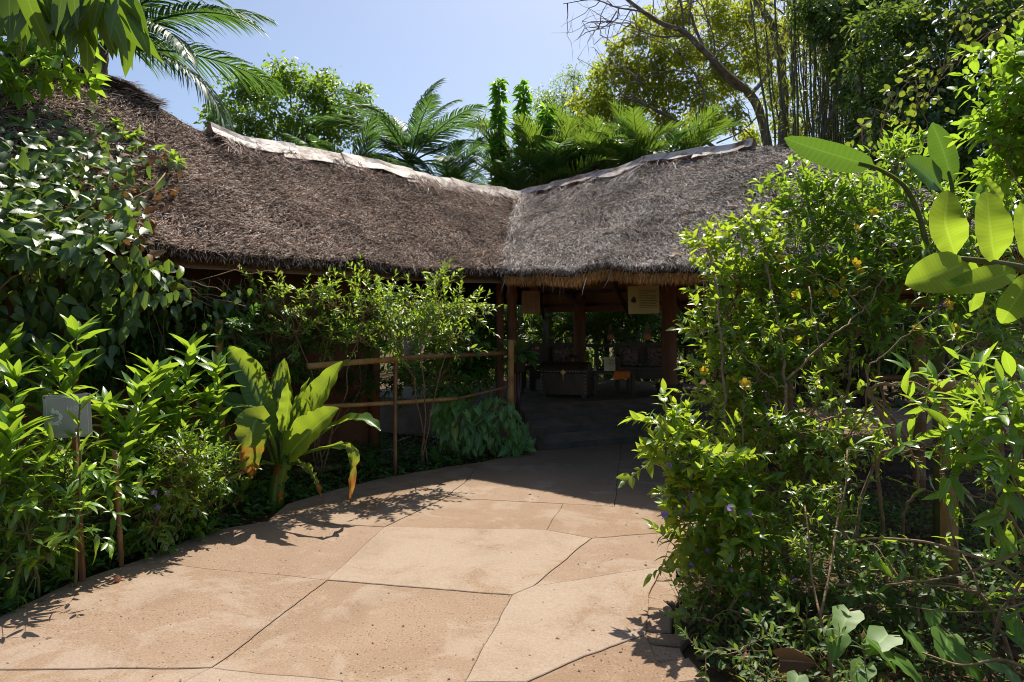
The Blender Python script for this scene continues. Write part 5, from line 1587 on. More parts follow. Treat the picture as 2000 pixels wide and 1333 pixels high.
shrub('allamanda_bush', 'allamanda thicket behind the rubber plant leaves at the frame of the right bed', 'bush', (3.4, 4.5, 0),
      bank([(1830, 480, 45, 4.7), (1900, 420, 45, 4.8), (1960, 380, 45, 4.8), (1850, 600, 45, 4.6), (1920, 620, 50, 4.6), (1980, 560, 55, 4.6), (1870, 680, 45, 4.6), (1960, 690, 50, 4.6), (2030, 640, 60, 4.6), (1900, 520, 50, 4.9), (1820, 650, 40, 4.8), (2010, 450, 55, 4.8)], -.15),
      LM_ALLA, LT_LANCE, 74, (.075, .12), .30, (.16, .30), 5, None, 200, None, .5, 55, True, FL_YEL, 8, .038, .013)
shrub('feathery_shrub', 'slender shrub with feathery layered leaves in front of the dark gap', 'shrub', tuple(G(1640, 1150)),
      bank([(1640, 850, 40, 4.2), (1690, 860, 36, 4.15), (1600, 890, 40, 4.2), (1560, 930, 40, 4.3), (1610, 960, 45, 4.15), (1560, 1010, 45, 4.2), (1620, 1040, 40, 4.1), (1510, 1000, 40, 4.35), (1680, 920, 34, 4.1), (1520, 1070, 40, 4.3), (1580, 1100, 36, 4.1), (1460, 1110, 36, 4.4), (1540, 840, 36, 4.6)], -.05),
      LM_SHRUB, LT_LANCE_S, 75, (.05, .085), .36, (.14, .28), 8, None, 300, None, .25, 70, True)
shrub('broad_leaf_shrub', 'broad-leaved shrub with long bright leaves hanging over the bamboo rail', 'shrub', (2.75, 3.0, 0),
      [(1850, 800, 40, 3.3), (1900, 780, 40, 3.2), (1960, 790, 45, 3.1), (1880, 850, 45, 3.2), (1940, 870, 50, 3.1), (1990, 840, 50, 3.0), (1985, 920, 50, 3.0), (1900, 900, 40, 3.2), (1960, 950, 40, 3.05), (1850, 890, 34, 3.3), (2030, 760, 50, 3.0)],
      LM_BIG, LT_LANCE, 76, (.11, .18), .34, (.14, .26), 4, None, 300, None, .5, 62, False)
shrub('leggy_shrub', 'leggy plant with sparse whorled leaves at the lower right by the bamboo post', 'shrub', (2.35, 3.1, 0),
      [(1890, 1080, 30, 3.3), (1950, 1060, 36, 3.2), (1980, 1110, 36, 3.1), (1900, 1150, 30, 3.2), (1960, 1160, 36, 3.1), (1830, 930, 22, 3.4), (1860, 960, 22, 3.35), (1740, 1130, 26, 3.4), (1700, 1060, 28, 3.6), (1780, 1150, 28, 3.3)],
      LM_BIG, LT_LANCE, 77, (.08, .14), .30, (.10, .20), 4, None, 200, None, .6, 60, False)

shrub('low_bed_shrub', 'low bushy shrub with small bright leaves at the bend of the right path edge', 'shrub', (1.45, 3.5, 0),
      [(1350, 1130, 34, 3.75), (1400, 1160, 38, 3.6), (1460, 1150, 40, 3.65), (1440, 1210, 36, 3.4), (1380, 1200, 30, 3.5), (1510, 1160, 38, 3.6), (1330, 1170, 22, 3.6)], LM_BUSH, LT_OVATE, 84, (.035, .07), .42, (.10, .2), 6, None, 250, None, .5, 58, True, FL_VIO, 6, .016, .006)
shrub('low_bed_shrub', 'straggling low shrub under the arching twigs of the right bed', 'shrub', (2.1, 3.55, 0),
      [(1650, 1130, 40, 3.6), (1720, 1110, 40, 3.6), (1780, 1090, 36, 3.6), (1700, 1180, 36, 3.4), (1600, 1160, 36, 3.5), (1840, 1160, 40, 3.4), (1560, 1210, 34, 3.3), (1920, 1200, 44, 3.2)], LM_COVER, LT_OVATE, 85, (.04, .075), .36, (.10, .22), 6, None, 250, None, .4, 60, True)
shrub('low_bed_shrub', 'sprawling weedy plant with fine leaves in front of the dead russet leaf', 'shrub', (1.5, 2.95, 0),
      [(1450, 1280, 40, 3.05), (1520, 1260, 40, 3.1), (1590, 1290, 40, 3.0), (1500, 1320, 36, 2.9), (1660, 1310, 40, 2.9), (1390, 1290, 26, 3.1)], LM_COVER, LT_LANCE_S, 86, (.03, .06), .32, (.10, .2), 7, None, 250, None, .5, 60, True, FL_PINK, 6, .010, .005)
shrub('airy_shrub', 'airy fine-leaved shrub filling the screen of twigs before the pavilion opening', 'shrub', tuple(G(1500, 1140)),
      bank([(1470, 740, 40, 0), (1530, 720, 42, 0), (1590, 730, 42, 0), (1450, 810, 40, 0), (1510, 800, 44, 0), (1570, 800, 44, 0), (1630, 770, 38, 0), (1420, 870, 36, 0), (1490, 880, 42, 0), (1550, 880, 42, 0), (1610, 840, 40, 0), (1660, 720, 36, 0), (1560, 650, 38, 0), (1480, 660, 36, 0), (1450, 950, 36, 0), (1510, 960, 36, 0)], .08),
      LM_SHRUB, LT_OVATE, 88, (.04, .075), .26, (.14, .32), 8, None, 300, None, .5, 58, True, stem_r=.008)
def lobed_vine():
    rng = np.random.default_rng(78)
    t = thing('lobed_leaf_vine', 'creeper with large lobed shiny leaves at the lower right corner', 'vine', tuple(G(1600, 1400)))
    L = [(1660, 1195, .16, 0), (1735, 1240, .17, 0), (1770, 1235, .15, 0), (1850, 1240, .16, 1), (1700, 1250, .15, 1), (1910, 1285, .15, 1), (1860, 1275, .14, 1), (1750, 1290, .15, 0), (1985, 1240, .14, 1), (1640, 1240, .12, 1), (1820, 1190, .11, 1), (1690, 1300, .12, 0), (1560, 1320, .10, 1), (1960, 1310, .14, 1)]
    M, S = [], []
    for px, py, s, w in L:
        c = np.array(P(px, py, 2.95 + .25 * (1260 - py) / 100)); S.append(c)
        M.append(frames(c[None], np.array([[rng.normal(0, .8), -.55, -.35 + rng.normal(0, .2)]]), np.array([[rng.normal(0, .25), -.25, 1.0]]), np.array([s]))[0])
    put_leaves(t, LT_IVY, np.array(M), LM_IVY, 60, 4, rng=rng)
    S = np.array(S); o = np.argsort(S[:, 0]); line = spline(S[o][::2] - np.array([0, 0, .05]), 30); mb = MB(); mb.tube(line, .005, 6); mb.build('stem', M_STEMG, t)
    for c in S:
        q = line[np.argmin(np.linalg.norm(line - c, axis=1))]; mb = MB(); mb.tube(curve(q, c, 5, rng, .05, .3), .003, 5); mb.build('petiole', M_STEMG, t)
    g = G(1600, 1400); mb = MB(); mb.tube(curve((g.x, g.y, -.02), line[0], 8, rng, .05, .3), .006, 6); mb.build('stem', M_STEMG, t)
lobed_vine()

# bare arching branches
def bare_shrub():
    rng = np.random.default_rng(80); b = G(1735, 1165)
    t = thing('bare_branched_shrub', 'shrub of bare tan branches arching over the dark gap with dried seed heads', 'shrub', tuple(b))
    BR = [([(1735, 1175, 5.0), (1728, 1090, 5.0), (1722, 1000, 4.9), (1716, 900, 4.8), (1750, 870, 4.7), (1735, 830, 4.7), (1700, 770, 4.7), (1722, 752, 4.65), (1790, 752, 4.6), (1830, 790, 4.5), (1836, 850, 4.45), (1832, 890, 4.4)], 0.0119),
          ([(1765, 1175, 5.0), (1770, 1100, 5.0), (1765, 1000, 4.9), (1795, 955, 4.8), (1775, 870, 4.75), (1730, 800, 4.7), (1700, 772, 4.7)], 0.0098),
          ([(1600, 825, 4.7), (1650, 808, 4.7), (1700, 808, 4.7), (1725, 825, 4.7), (1745, 868, 4.7)], 0.0070),
          ([(1640, 870, 4.9), (1690, 805, 4.8), (1696, 720, 4.75), (1720, 700, 4.75), (1790, 640, 4.7), (1850, 590, 4.7)], 0.0056),
          ([(1722, 752, 4.65), (1770, 755, 4.55), (1795, 775, 4.5), (1840, 810, 4.4), (1865, 850, 4.3)], 0.0063),
          ([(1700, 890, 4.6), (1770, 880, 4.4), (1830, 870, 4.3), (1855, 852, 4.25)], 0.0042),
          ([(1755, 890, 4.5), (1810, 893, 4.2), (1850, 890, 4.0)], 0.0042),
          ([(1800, 780, 4.5), (1870, 690, 4.6), (1920, 650, 4.6)], 0.0035), ([(1795, 775, 4.5), (1850, 720, 4.55), (1905, 700, 4.5)], 0.0035)]
    for pp, r in BR:
        l = spline([P(a_, b_, y_ * .80) for a_, b_, y_ in pp], 5 * len(pp)); l[1:-1] += rng.normal(0, .004, (len(l) - 2, 3)); mb = MB(); mb.tube(l, np.linspace(r, r * .6, len(l)), 7); mb.build('branch', M_TWIG, t)
    for px, py, Y in [(1792, 772, 4.5), (1830, 862, 4.4), (1835, 650, 4.6), (1840, 600, 4.65)]:
        head(t, P(px, py, Y * .8), .036, rng)
def head(t, c, r, rng, mat=None):
    n = 46; d = nrm(rng.normal(0, 1, (n, 3))); mb = MB(); mb.inst(TW, frames(np.repeat(np.array([tuple(c)]), n, 0), d, rng.normal(0, 1, (n, 3)), np.full(n, .0025), rng.uniform(.6, 1.1, n) * r, np.full(n, .0025)))
    mb.lathe([(.004, -.012), (.013, 0), (.004, .012)], c, 8); mb.build('seed_head', mat or M_BARKD, t)
bare_shrub()

def arching_twigs():
    rng = np.random.default_rng(81); g = G(2150, 1240)
    t = thing('arching_twig_shrub', 'long bare twigs arching over the undergrowth at the right with spiky seed heads', 'shrub', (2.9, 2.9, 0))
    BR = [([(2060, 1180, 3.0), (1960, 1110, 3.0), (1880, 1080, 3.05), (1800, 1058, 3.1), (1700, 1052, 3.3), (1660, 1062, 3.4)], .009),
          ([(2080, 1040, 2.9), (2000, 1075, 2.9), (1930, 1105, 2.95), (1840, 1130, 3.0), (1730, 1143, 3.1)], .008),
          ([(2060, 940, 3.0), (1990, 900, 3.05), (1920, 970, 3.1), (1870, 950, 3.1), (1850, 925, 3.15)], .007),
          ([(2050, 1040, 3.0), (1980, 1000, 3.0), (1915, 975, 3.05)], .006),
          ([(2060, 1330, 2.7), (1960, 1290, 2.7), (1880, 1300, 2.75), (1800, 1275, 2.85)], .008),
          ([(2060, 1000, 3.0), (1990, 965, 3.0), (1940, 1010, 3.0), (1880, 1013, 3.05), (1850, 1012, 3.1)], .004),
          ([(2070, 1150, 2.9), (1960, 1190, 2.9), (1850, 1195, 3.0), (1750, 1180, 3.1)], .004)]
    for pp, r in BR:
        l = spline([P(*q) for q in pp], 5 * len(pp)); mb = MB(); mb.tube(l, np.linspace(r, r * .45, len(l)), 7); mb.build('branch', M_TWIG, t)
    mb = MB(); mb.tube([(2.45, 2.95, -.02), (2.42, 2.93, .3), (2.4, 2.95, .85), (2.36, 2.98, 1.0)], [.014, .012, .010, .008], 7); mb.build('stem', M_TWIG, t)
    for px, py, Y in [(1897, 928, 3.1), (1968, 935, 3.05), (1850, 925, 3.15)]: head(t, P(px, py, Y), .036, rng)
    head(t, P(1790, 1095, 3.25), .048, rng, LM_COVER)
arching_twigs()

def single_sapling():
    rng = np.random.default_rng(82); g = G(1625, 1330)
    t = thing('forked_sapling', 'thin forked sapling with pinkish bark in the right undergrowth', 'sapling', tuple(g))
    a = P(1600, 1205, 3.1)
    for pp, r in (([(1628, 1340, 3.05), (1615, 1260, 3.1), (1602, 1205, 3.15)], .009), ([(1602, 1205, 3.15), (1622, 1110, 3.3), (1635, 1020, 3.5), (1652, 950, 3.6), (1655, 880, 3.7)], .007), ([(1602, 1205, 3.15), (1586, 1130, 3.3), (1580, 1050, 3.4), (1572, 990, 3.5)], .006)):
        l = spline([P(*q) for q in pp], 14); mb = MB(); mb.tube(l, np.linspace(r, r * .6, 14), 7); mb.build('branch', M_TWIG, t)
    C, R = blob3([(1655, 885, 30, 3.7), (1650, 950, 28, 3.6), (1572, 1000, 26, 3.5), (1640, 1020, 26, 3.5), (1580, 1080, 22, 3.4)])
    M, tw, tip, d, st = sprigs(rng, C, R, np.full(len(C), 4), (.10, .18), 7, (.035, .06), .3, 70, True); MB().inst(TW, tw).build('twigs', M_TWIG, t, True, 'stuff'); put_leaves(t, LT_LANCE_S, M, LM_SHRUB, 120, 6, rng=rng)
single_sapling()
rg = np.random.default_rng(87)
for pp, r in [([(1535, 1110, 4.3), (1530, 960, 4.15), (1535, 820, 4.2), (1535, 745, 4.35), (1522, 640, 4.6), (1500, 540, 4.9), (1495, 480, 5.1)], .014), ([(1535, 745, 4.35), (1620, 660, 4.5), (1690, 600, 4.7), (1740, 520, 4.9)], .009),
              ([(1425, 1120, 4.2), (1420, 900, 4.15), (1412, 720, 4.4), (1400, 560, 4.8), (1392, 500, 5.0)], .011), ([(1535, 760, 4.3), (1480, 720, 4.35), (1430, 680, 4.45)], .007), ([(1530, 900, 4.15), (1590, 800, 4.2), (1600, 700, 4.45), (1580, 560, 4.8)], .008),
              ([(1470, 1100, 4.2), (1462, 980, 4.05), (1450, 840, 4.15), (1455, 760, 4.3)], .007), ([(1620, 930, 4.0), (1580, 880, 4.05), (1500, 850, 4.1), (1460, 900, 4.0)], .005), ([(1700, 620, 4.6), (1640, 560, 4.7), (1560, 520, 4.85)], .005), ([(1700, 560, 4.7), (1640, 590, 4.65), (1590, 640, 4.55)], .004)]:
    l = spline([P(*q) for q in pp], 7 * len(pp)); l[1:-1] += rg.normal(0, .006, (len(l) - 2, 3)); mb = MB(); mb.tube(l, np.linspace(r, r * .5, len(l)), 7); mb.build('stem', M_TWIG, TWIGGY)

# ------------------------------------------------------------------ rubber plant, bird-of-paradise
def rubber():
    t = thing('rubber_plant', 'rubber plant branch with very large translucent oval leaves', 'plant', (2.75, 2.35, 0))
    Y = 2.35
    mb = MB(); mb.tube(spline([(2.75, 2.35, -.03), (2.6, 2.4, .8), (2.35, 2.38, 1.5), P(2090, 545, Y), P(2000, 525, Y), P(1930, 512, Y), P(1875, 505, Y)], 40), np.linspace(.028, .008, 40), 9); mb.build('stem', M_STEMG, t)
    LV = [([(1866, 500, 0), (1856, 470, -.02), (1846, 430, -.03), (1852, 372, .02)], 37, (-.15, -1, .1), .9), ([(1945, 514, 0), (1938, 480, -.02), (1932, 430, -.02), (1928, 374, .02)], 41, (.05, -1, .15), 1.0),
          ([(1892, 510, .01), (1860, 525, -.05), (1815, 543, -.1), (1768, 556, -.1)], 40, (-.1, -1, .35), 1.0), ([(1985, 524, 0), (1950, 540, -.06), (1900, 555, -.1), (1832, 570, -.1)], 27, (.1, -1, .6), .8),
          ([(2012, 515, 0), (2005, 480, -.02), (1998, 430, -.02), (2005, 400, 0)], 30, (.1, -1, .1), 1.0), ([(2020, 530, -.02), (1998, 565, -.08), (1975, 600, -.1), (1955, 632, -.08)], 26, (-.3, -1, .2), 1.0),
          ([(1958, 400, .15), (1948, 380, .16), (1935, 365, .17), (1925, 345, .18)], 14, (.2, -1, .3), 1.0), ([(2060, 530, 0), (2075, 470, 0), (2080, 420, 0)], 36, (0, -1, .1), 1.0), ([(1882, 506, .05), (1900, 540, .1), (1905, 575, .15), (1895, 610, .17)], 26, (.3, -1, .2), 1)]
    for i, (pp, hwp, up, k) in enumerate(LV):
        n = 18; line = spline([P(x, y, Y + dy) for x, y, dy in pp], n)
        hw = [max(.003, hwp * Y / FPX * (math.sin(math.pi * min(1, max(0, (j / (n - 1) - .05) / .95))) ** .55)) for j in range(n)]
        mb = MB(); blade(mb, line, hw, up, .28, .0025, 4, i); mb.build('leaf', LM_RUB, t)
rubber()

def strelitzia():
    t = thing('giant_bird_of_paradise', 'giant bird-of-paradise plant with long paddle leaves above the allamanda', 'plant', (3.25, 5.1, 0))
    LV = [([(1830, 700, .0), (1815, 500, 0), (1780, 380, -.05), (1722, 332, -.1), (1660, 312, -.12), (1590, 290, -.12), (1532, 270, -.1)], .55, 27, (.1, -.75, -.65), .35),
          ([(1835, 700, 0), (1850, 520, 0), (1860, 420, .05), (1862, 370, .05), (1850, 320, .03), (1835, 275, 0), (1820, 240, -.03)], .55, 26, (-.9, -1, .1), .5),
          ([(1832, 700, 0), (1850, 500, .02), (1850, 400, .0), (1830, 365, -.03), (1800, 335, -.06), (1768, 312, -.1)], .58, 30, (.2, -1, .2), .3),
          ([(1840, 700, 0), (1860, 520, .1), (1900, 420, .15), (1960, 340, .1), (2020, 300, .05)], .5, 24, (-.2, -.8, .6), .4)]
    for i, (pp, pet, hwp, up, fold) in enumerate(LV):
        n = 30; line = spline([P(x, y, 5.0 + dy) for x, y, dy in pp], n); hw = []
        for j in range(n):
            q = (j / (n - 1) - pet) / (1 - pet); hw.append(.010 if q <= 0 else max(.004, hwp * 5 / FPX * math.sin(math.pi * min(1, q ** .8)) ** .55))
        mb = MB(); blade(mb, line, hw, up, fold, .005, 3, i); o = mb.build('leaf', LM_STREL, t)
        k = int(n * (pet + .1)); mb = MB(); mb.tube(np.vstack([[line[0][0], line[0][1], -.03], line[:k] + np.array([0, .012, 0])]), np.linspace(.024, .012, k + 1), 7); mb.build('petiole', M_STEMG, o)
strelitzia()

shrub('compound_leaf_branch', 'bright shrub branch with neat rows of oblong leaflets at the right edge', 'shrub', (4.3, 4.4, 0), [(1965, 150, 26, 4.3), (1980, 210, 28, 4.25), (1990, 270, 28, 4.2), (1960, 110, 14, 4.35), (1950, 250, 20, 4.2), (1930, 290, 18, 4.2), (2030, 200, 40, 4.3), (2010, 330, 30, 4.2)],
      LM_LIME, LT_ELLIP, 83, (.07, .11), .8, (.2, .36), 9, None, 200, None, .3, 75, True, stem_r=.010)

# ------------------------------------------------------------------ ground cover, litter, small things
def cover():
    rng = np.random.default_rng(91)
    o = MB(); n = 26000
    x = rng.uniform(.75, 4.2, n); y = rng.uniform(1.6, 6.2, n)
    px, py = project(np.stack([x, y, np.zeros(n)], 1))
    ex = np.interp(py, [1000, 1050, 1106, 1165, 1230, 1290, 1333, 1420, 1700], [1370, 1345, 1330, 1325, 1335, 1370, 1430, 1480, 1480])
    dn = np.array([noise.noise(Vector((a * 2.2, b * 2.2, 0))) for a, b in zip(x, y)])
    k = (px > ex) & (dn + rng.normal(0, .25, n) > -.22); x, y, dn = x[k], y[k], dn[k]; n = len(x)
    z = rng.random(n) ** 1.4 * (.10 + .14 * np.clip(dn + .3, 0, 1))
    a = rng.random(n) * 6.28; d = np.stack([np.cos(a), np.sin(a), rng.uniform(-.1, .9, n)], 1)
    o.inst(LT_OVATE_S[0], frames(np.stack([x, y, z - .03], 1), d, np.array([0, 0, 1.0]) + rng.normal(0, .5, (n, 3)), rng.uniform(.025, .06, n)))
    ob = o.build('ground_cover', LM_COVER, None, True, 'stuff'); tag(ob, 'low tangled small-leaved ground cover in the right bed', 'ground cover')
    o = MB(); m = 3500; i = rng.integers(0, n, m); p = np.stack([x[i], y[i], np.full(m, -.04)], 1); d = rng.normal(0, .6, (m, 3)) + np.array([0, 0, .8])
    o.inst(TW, frames(p, d, rng.normal(0, 1, (m, 3)), np.full(m, .0014), rng.uniform(.06, .22, m), np.full(m, .0014)))
    ob = o.build('dry_stems', M_TWIG, None, True, 'stuff'); tag(ob, 'thin dry stems poking through the ground cover', 'twigs')
    # dark low growth filling the left bed between the larger plants
    o = MB(); n = 9000; s = rng.uniform(0, 1, n); L = np.array([tuple(G(*q)) for q in LEFT_EDGE[:-1]])
    f = s * (len(L) - 1.001); j = f.astype(int); p = L[j] + (L[j + 1] - L[j]) * (f - j)[:, None]
    off = .02 + rng.random(n) ** 1.3 * 1.1; p = p + np.array([-.70, .71, 0]) * off[:, None] + rng.normal(0, .03, (n, 3)) * np.array([1, 1, 0])
    dn = np.array([noise.noise(Vector((a * 2.5, b * 2.5, 4))) for a, b in p[:, :2]])
    keep = dn + rng.normal(0, .2, n) > -.1; p, off = p[keep], off[keep]; n = len(p)
    p[:, 2] = -.03 + rng.random(n) * (.06 + .30 * np.clip(off, 0, .8))
    a = rng.random(n) * 6.28; d = np.stack([np.cos(a), np.sin(a), rng.uniform(-.2, .8, n)], 1)
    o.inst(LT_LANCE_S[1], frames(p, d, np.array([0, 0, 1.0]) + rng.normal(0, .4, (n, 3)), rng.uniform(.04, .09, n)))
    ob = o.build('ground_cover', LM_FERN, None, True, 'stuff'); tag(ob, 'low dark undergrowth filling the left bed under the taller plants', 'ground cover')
    # fallen leaves on the soil
    o = MB(); n = 2600; x = rng.uniform(-4, 4.6, n); y = rng.uniform(2.5, 11, n); px, py = project(np.stack([x, y, np.zeros(n)], 1))
    le = np.interp(py, [q[1] for q in LEFT_EDGE][::-1], [q[0] for q in LEFT_EDGE][::-1]); re = np.interp(py, [880, 940, 1000, 1106, 1230, 1333, 1420], [1390, 1360, 1345, 1310, 1290, 1340, 1360])
    k = (px < le - 6) | (px > re + 14); x, y = x[k], y[k]; n = len(x); a = rng.random(n) * 6.28
    d = np.stack([np.cos(a), np.sin(a), rng.normal(0, .25, n)], 1)
    o.inst(LT_OVATE[2], frames(np.stack([x, y, np.full(n, -.035) + rng.random(n) * .02], 1), d, np.array([0, 0, 1.0]) + rng.normal(0, .35, (n, 3)), rng.uniform(.05, .12, n)))
    ob = o.build('leaf_litter', M_LITTER, None, True, 'stuff'); tag(ob, 'brown fallen leaves scattered over the soil of the beds', 'leaf litter')
cover()
# one seed pod lying on the path, crumbs of grit
g = G(229, 1138); mb = MB(); mb.lathe([(.006, 0), (.017, .008), (.021, .02), (.016, .034), (.006, .042), (.002, .046)], (g.x, g.y, .002), 12); o = mb.build('seed_pod', M_TERRA); tag(o, 'small round brown seed pod lying on the concrete path', 'seed pod')
g = P(1545, 1290, 2.95)
me = MB().inst(LT_HEART[1], frames(np.zeros((1, 3)), np.array([[.9, -.3, .1]]), np.array([[0, -.8, .5]]), np.array([.15]))).mesh('dead_leaf', M_LITTER); o = link('dead_leaf', me, None, None, None, Matrix.Translation((g.x - .05, g.y, max(g.z, .05)))); tag(o, 'big curled russet dead leaf on the right ground cover', 'leaf')
# ------------------------------------------------------------------ trees and palms behind
def gnd(px, Y): return ((px - 1000) / FPX * Y, Y, -.05)

tree('round_crowned_tree', 'round-crowned green tree standing behind the left ridge', [gnd(575, 20), P(570, 500, 20), P(575, 330, 20), P(560, 250, 20)],
     [(430, 230, 40, 20), (470, 190, 44, 20), (520, 165, 42, 20.5), (560, 150, 40, 20), (600, 190, 46, 20), (640, 190, 42, 20), (680, 220, 40, 20.3), (490, 240, 48, 19.6), (550, 230, 50, 19.5), (610, 250, 50, 19.6), (665, 270, 42, 19.8), (430, 280, 36, 20), (700, 180, 26, 20.5), (480, 150, 24, 20.4), (520, 290, 46, 19.8), (585, 300, 46, 19.8), (635, 155, 26, 20.3)],
     9500, (.10, .18), LM_TREE, LT_OVATE_S, 301, M_BARK, .13, 12, .24, .035)
tree('leafy_climber_tree', 'lime-green leafy tree pressing over the crown of the left roof', [(-6.3, 7.6, -.05), (-6.0, 7.4, 3.0), (-4.9, 6.9, 4.9)],
     [(30, 70, 50, 6.7), (90, 60, 46, 6.9), (60, 130, 46, 6.6), (130, 110, 40, 6.9), (20, 150, 44, 6.4), (155, 150, 26, 7.0), (110, 155, 30, 6.8), (-40, 100, 60, 6.5), (30, 20, 50, 6.8), (100, 10, 50, 6.9), (175, 70, 22, 7.1)],
     480, (.12, .19), LM_LIME, LT_OVATE, 302, M_BARK, .08, 8, .27, .02)

# mango branch hanging in from the upper left
def mango():
    rng = np.random.default_rng(303)
    t = thing('mango_tree', 'overhanging mango branch with long drooping leaves at the upper left', 'tree', (-4.3, 1.6, -.05))
    mb = MB(); mb.tube(spline([(-4.3, 1.6, -.05), (-4.2, 1.7, 1.5), (-4.0, 1.9, 2.9), (-3.7, 2.1, 3.4)], 16), np.linspace(.16, .09, 16), 10); mb.build('trunk', M_BARK, t)
    mb = MB(); mb.tube(spline([(-3.8, 2.0, 3.3), (-3.0, 2.3, 3.35), P(20, -60, 2.6), P(120, -55, 2.6), P(230, -35, 2.6)], 24), np.linspace(.05, .008, 24), 8); mb.build('limb', M_BARK, t)
    M = []
    for cx, cy, n in ((15, -40, 10), (60, -30, 9), (130, -30, 11), (150, -10, 8), (200, -25, 11), (245, -20, 12), (185, -5, 6)):
        for _ in range(n):
            p = np.array(P(cx + rng.normal(0, 12), cy + rng.normal(0, 8), 2.55 + rng.normal(0, .10)))
            d = np.array([rng.normal(0, .33), rng.normal(0, .28), -1.0]); M.append(frames(p[None], d[None], np.array([[rng.normal(0, .5), -1.0, .3]]), np.array([rng.uniform(.17, .29)]))[0])
    put_leaves(t, LT_MANGO, np.array(M), LM_MANGO, 120, 4, rng=rng)
mango()

# palms
FR_DATE = [frond(2.6, 64, .70, b, .25, h, 400 + i, 32, 62, .028).mesh('frond', LM_PALM) for i, (b, h) in enumerate(((1.1, .42), (1.5, .5), (.85, .36)))]
FR_ARECA = [frond(1.9, 34, .50, b, .35, h, 420 + i, 36, 60, .030).mesh('frond', LM_ARECA if i != 1 else LM_PALM) for i, (b, h) in enumerate(((1.0, .09), (1.4, .12), (.7, .07)))]
palm('feather_palm', 'dark feathery palm rising behind the crown of the left roof', [gnd(165, 11), P(175, 400, 11), P(190, 160, 11), P(195, 95, 11)], FR_DATE,
     [(95, 30, 1.15), (100, 2, 1.2), (70, 42, 1.1), (118, 12, 1.1), (140, 34, 1.0), (60, 14, 1.1), (10, 45, .9), (-60, 30, 1), (-110, 25, 1), (-30, 60, .9), (170, 50, .9), (85, 62, .9), (200, 20, .9), (105, 50, 1.0)], 401, .13)
palm('feather_palm', 'tall feathery palm with a fan of arching fronds above the valley of the roof', [gnd(800, 17), P(800, 500, 17), P(800, 320, 17)], FR_DATE,
     [(-72, 66, 1.08), (-45, 76, 1.04), (10, 86, 1.08), (62, 66, 1.00), (80, 58, 0.92), (-95, 45, 1.04), (100, 30, 1.08), (-110, 18, 0.96), (120, 45, 1.00), (150, 55, 0.96), (200, 60, 0.96), (-140, 55, 0.96), (75, 16, 0.92), (-60, 22, 0.92), (40, 72, 1.04), (-85, 58, 0.96), (95, 5, 0.88), (-80, 0, 0.88)], 402, .12)
k = 0
for (px, py, Y, lab) in [(690, 335, 15.5, 'low bushy palm behind the left ridge below the round-crowned tree'), (880, 350, 16.5, 'low palm clump behind the ridge at the foot of the tall palm'), (1080, 330, 16.0, 'bright areca palm clump behind the roof valley'), (1130, 300, 16.6, 'areca palm with yellowish fronds behind the right ridge'),
                         (1190, 320, 16.4, 'areca palm behind the right ridge below the acacia'), (1250, 300, 17.0, 'areca palm tucked beneath the yellow acacia crown'), (1300, 310, 17.2, 'dark areca palm beside the acacia stem'), (1020, 360, 16.2, 'areca palm seen in the dip where the two ridges meet')]:
    top = P(px, py, Y); rg = np.random.default_rng(430 + k)
    top = P(px, py + 70, Y); fr = [(rg.uniform(0, 360) if j > 7 else j * 45 + rg.uniform(-15, 15), rg.uniform(38, 82), rg.uniform(.95, 1.4)) for j in range(22)]
    palm('areca_palm', lab, [gnd(px - 6, Y), P(px - 3, 500, Y), top], FR_ARECA if px > 950 else FR_DATE[1:], [(a, e, s * (.6 if px < 750 else .78 if px < 950 else 1)) for a, e, s in fr], 440 + k, .05, M_STEMG); k += 1
# palms standing right behind the open pavilion, seen beneath its roof
for i, (px, Y, z) in enumerate([(1075, 16.2, 1.2), (1165, 15.8, 1.3), (1215, 16.4, 1.1), (1265, 15.9, 1.4), (1340, 15.2, 1.2), (1010, 16.8, 1.5), (1400, 14.6, 1.3), (1120, 17.2, 1.6)]):
    x, y, _ = gnd(px, Y); rg = np.random.default_rng(460 + i)
    palm('shade_palm', 'bushy palm growing behind the open back of the pavilion', [(x, y, -.05), (x, y, z * .5), (x, y, z)], FR_ARECA, [(j * 33 + rg.uniform(-12, 12), rg.uniform(15, 70), rg.uniform(.8, 1.05)) for j in range(12)], 470 + i, .05, M_STEMG, 'palms behind the pavilion')

# columnar trees
def column_tree(px, y0, y1, Y, rp, seed, label):
    rng = np.random.default_rng(seed); t = thing('columnar_tree', label, 'tree', gnd(px, Y))
    a, b = P(px, y0, Y), P(px + 2, y1, Y); mb = MB(); mb.tube(spline([gnd(px, Y), a, P(px + 3, (y0 + y1) / 2, Y), b], 16), np.linspace(.07, .02, 16), 8); mb.build('trunk', M_BARK, t)
    n = int((y0 - y1) * 1.7); f = rng.random(n); c = np.array([tuple(a.lerp(b, q)) for q in f]); ang = rng.random(n) * 6.28
    r = rp * Y / FPX * (1 - .35 * f) * (.55 + .45 * np.abs(np.sin(f * 17 + px))); o = np.stack([np.cos(ang), np.sin(ang), np.zeros(n)], 1)
    p = c + o * (r * rng.uniform(.25, .8, n))[:, None]; d = o + np.array([0, 0, .05]) + rng.normal(0, .5, (n, 3))
    MB().inst(LT_OVATE[2], frames(p, d, np.array([0, 0, 1.0]) + rng.normal(0, .3, (n, 3)), rng.uniform(.15, .25, n))).build('crown', LM_COLUMN, t, True, 'stuff')
column_tree(972, 370, 155, 15.6, 15, 501, 'tallest slender column tree behind the roof valley')
column_tree(1020, 345, 165, 15.8, 16, 502, 'broad slender column tree next to the tallest one')
column_tree(1066, 330, 210, 15.7, 15, 503, 'short column tree beside the areca palms')

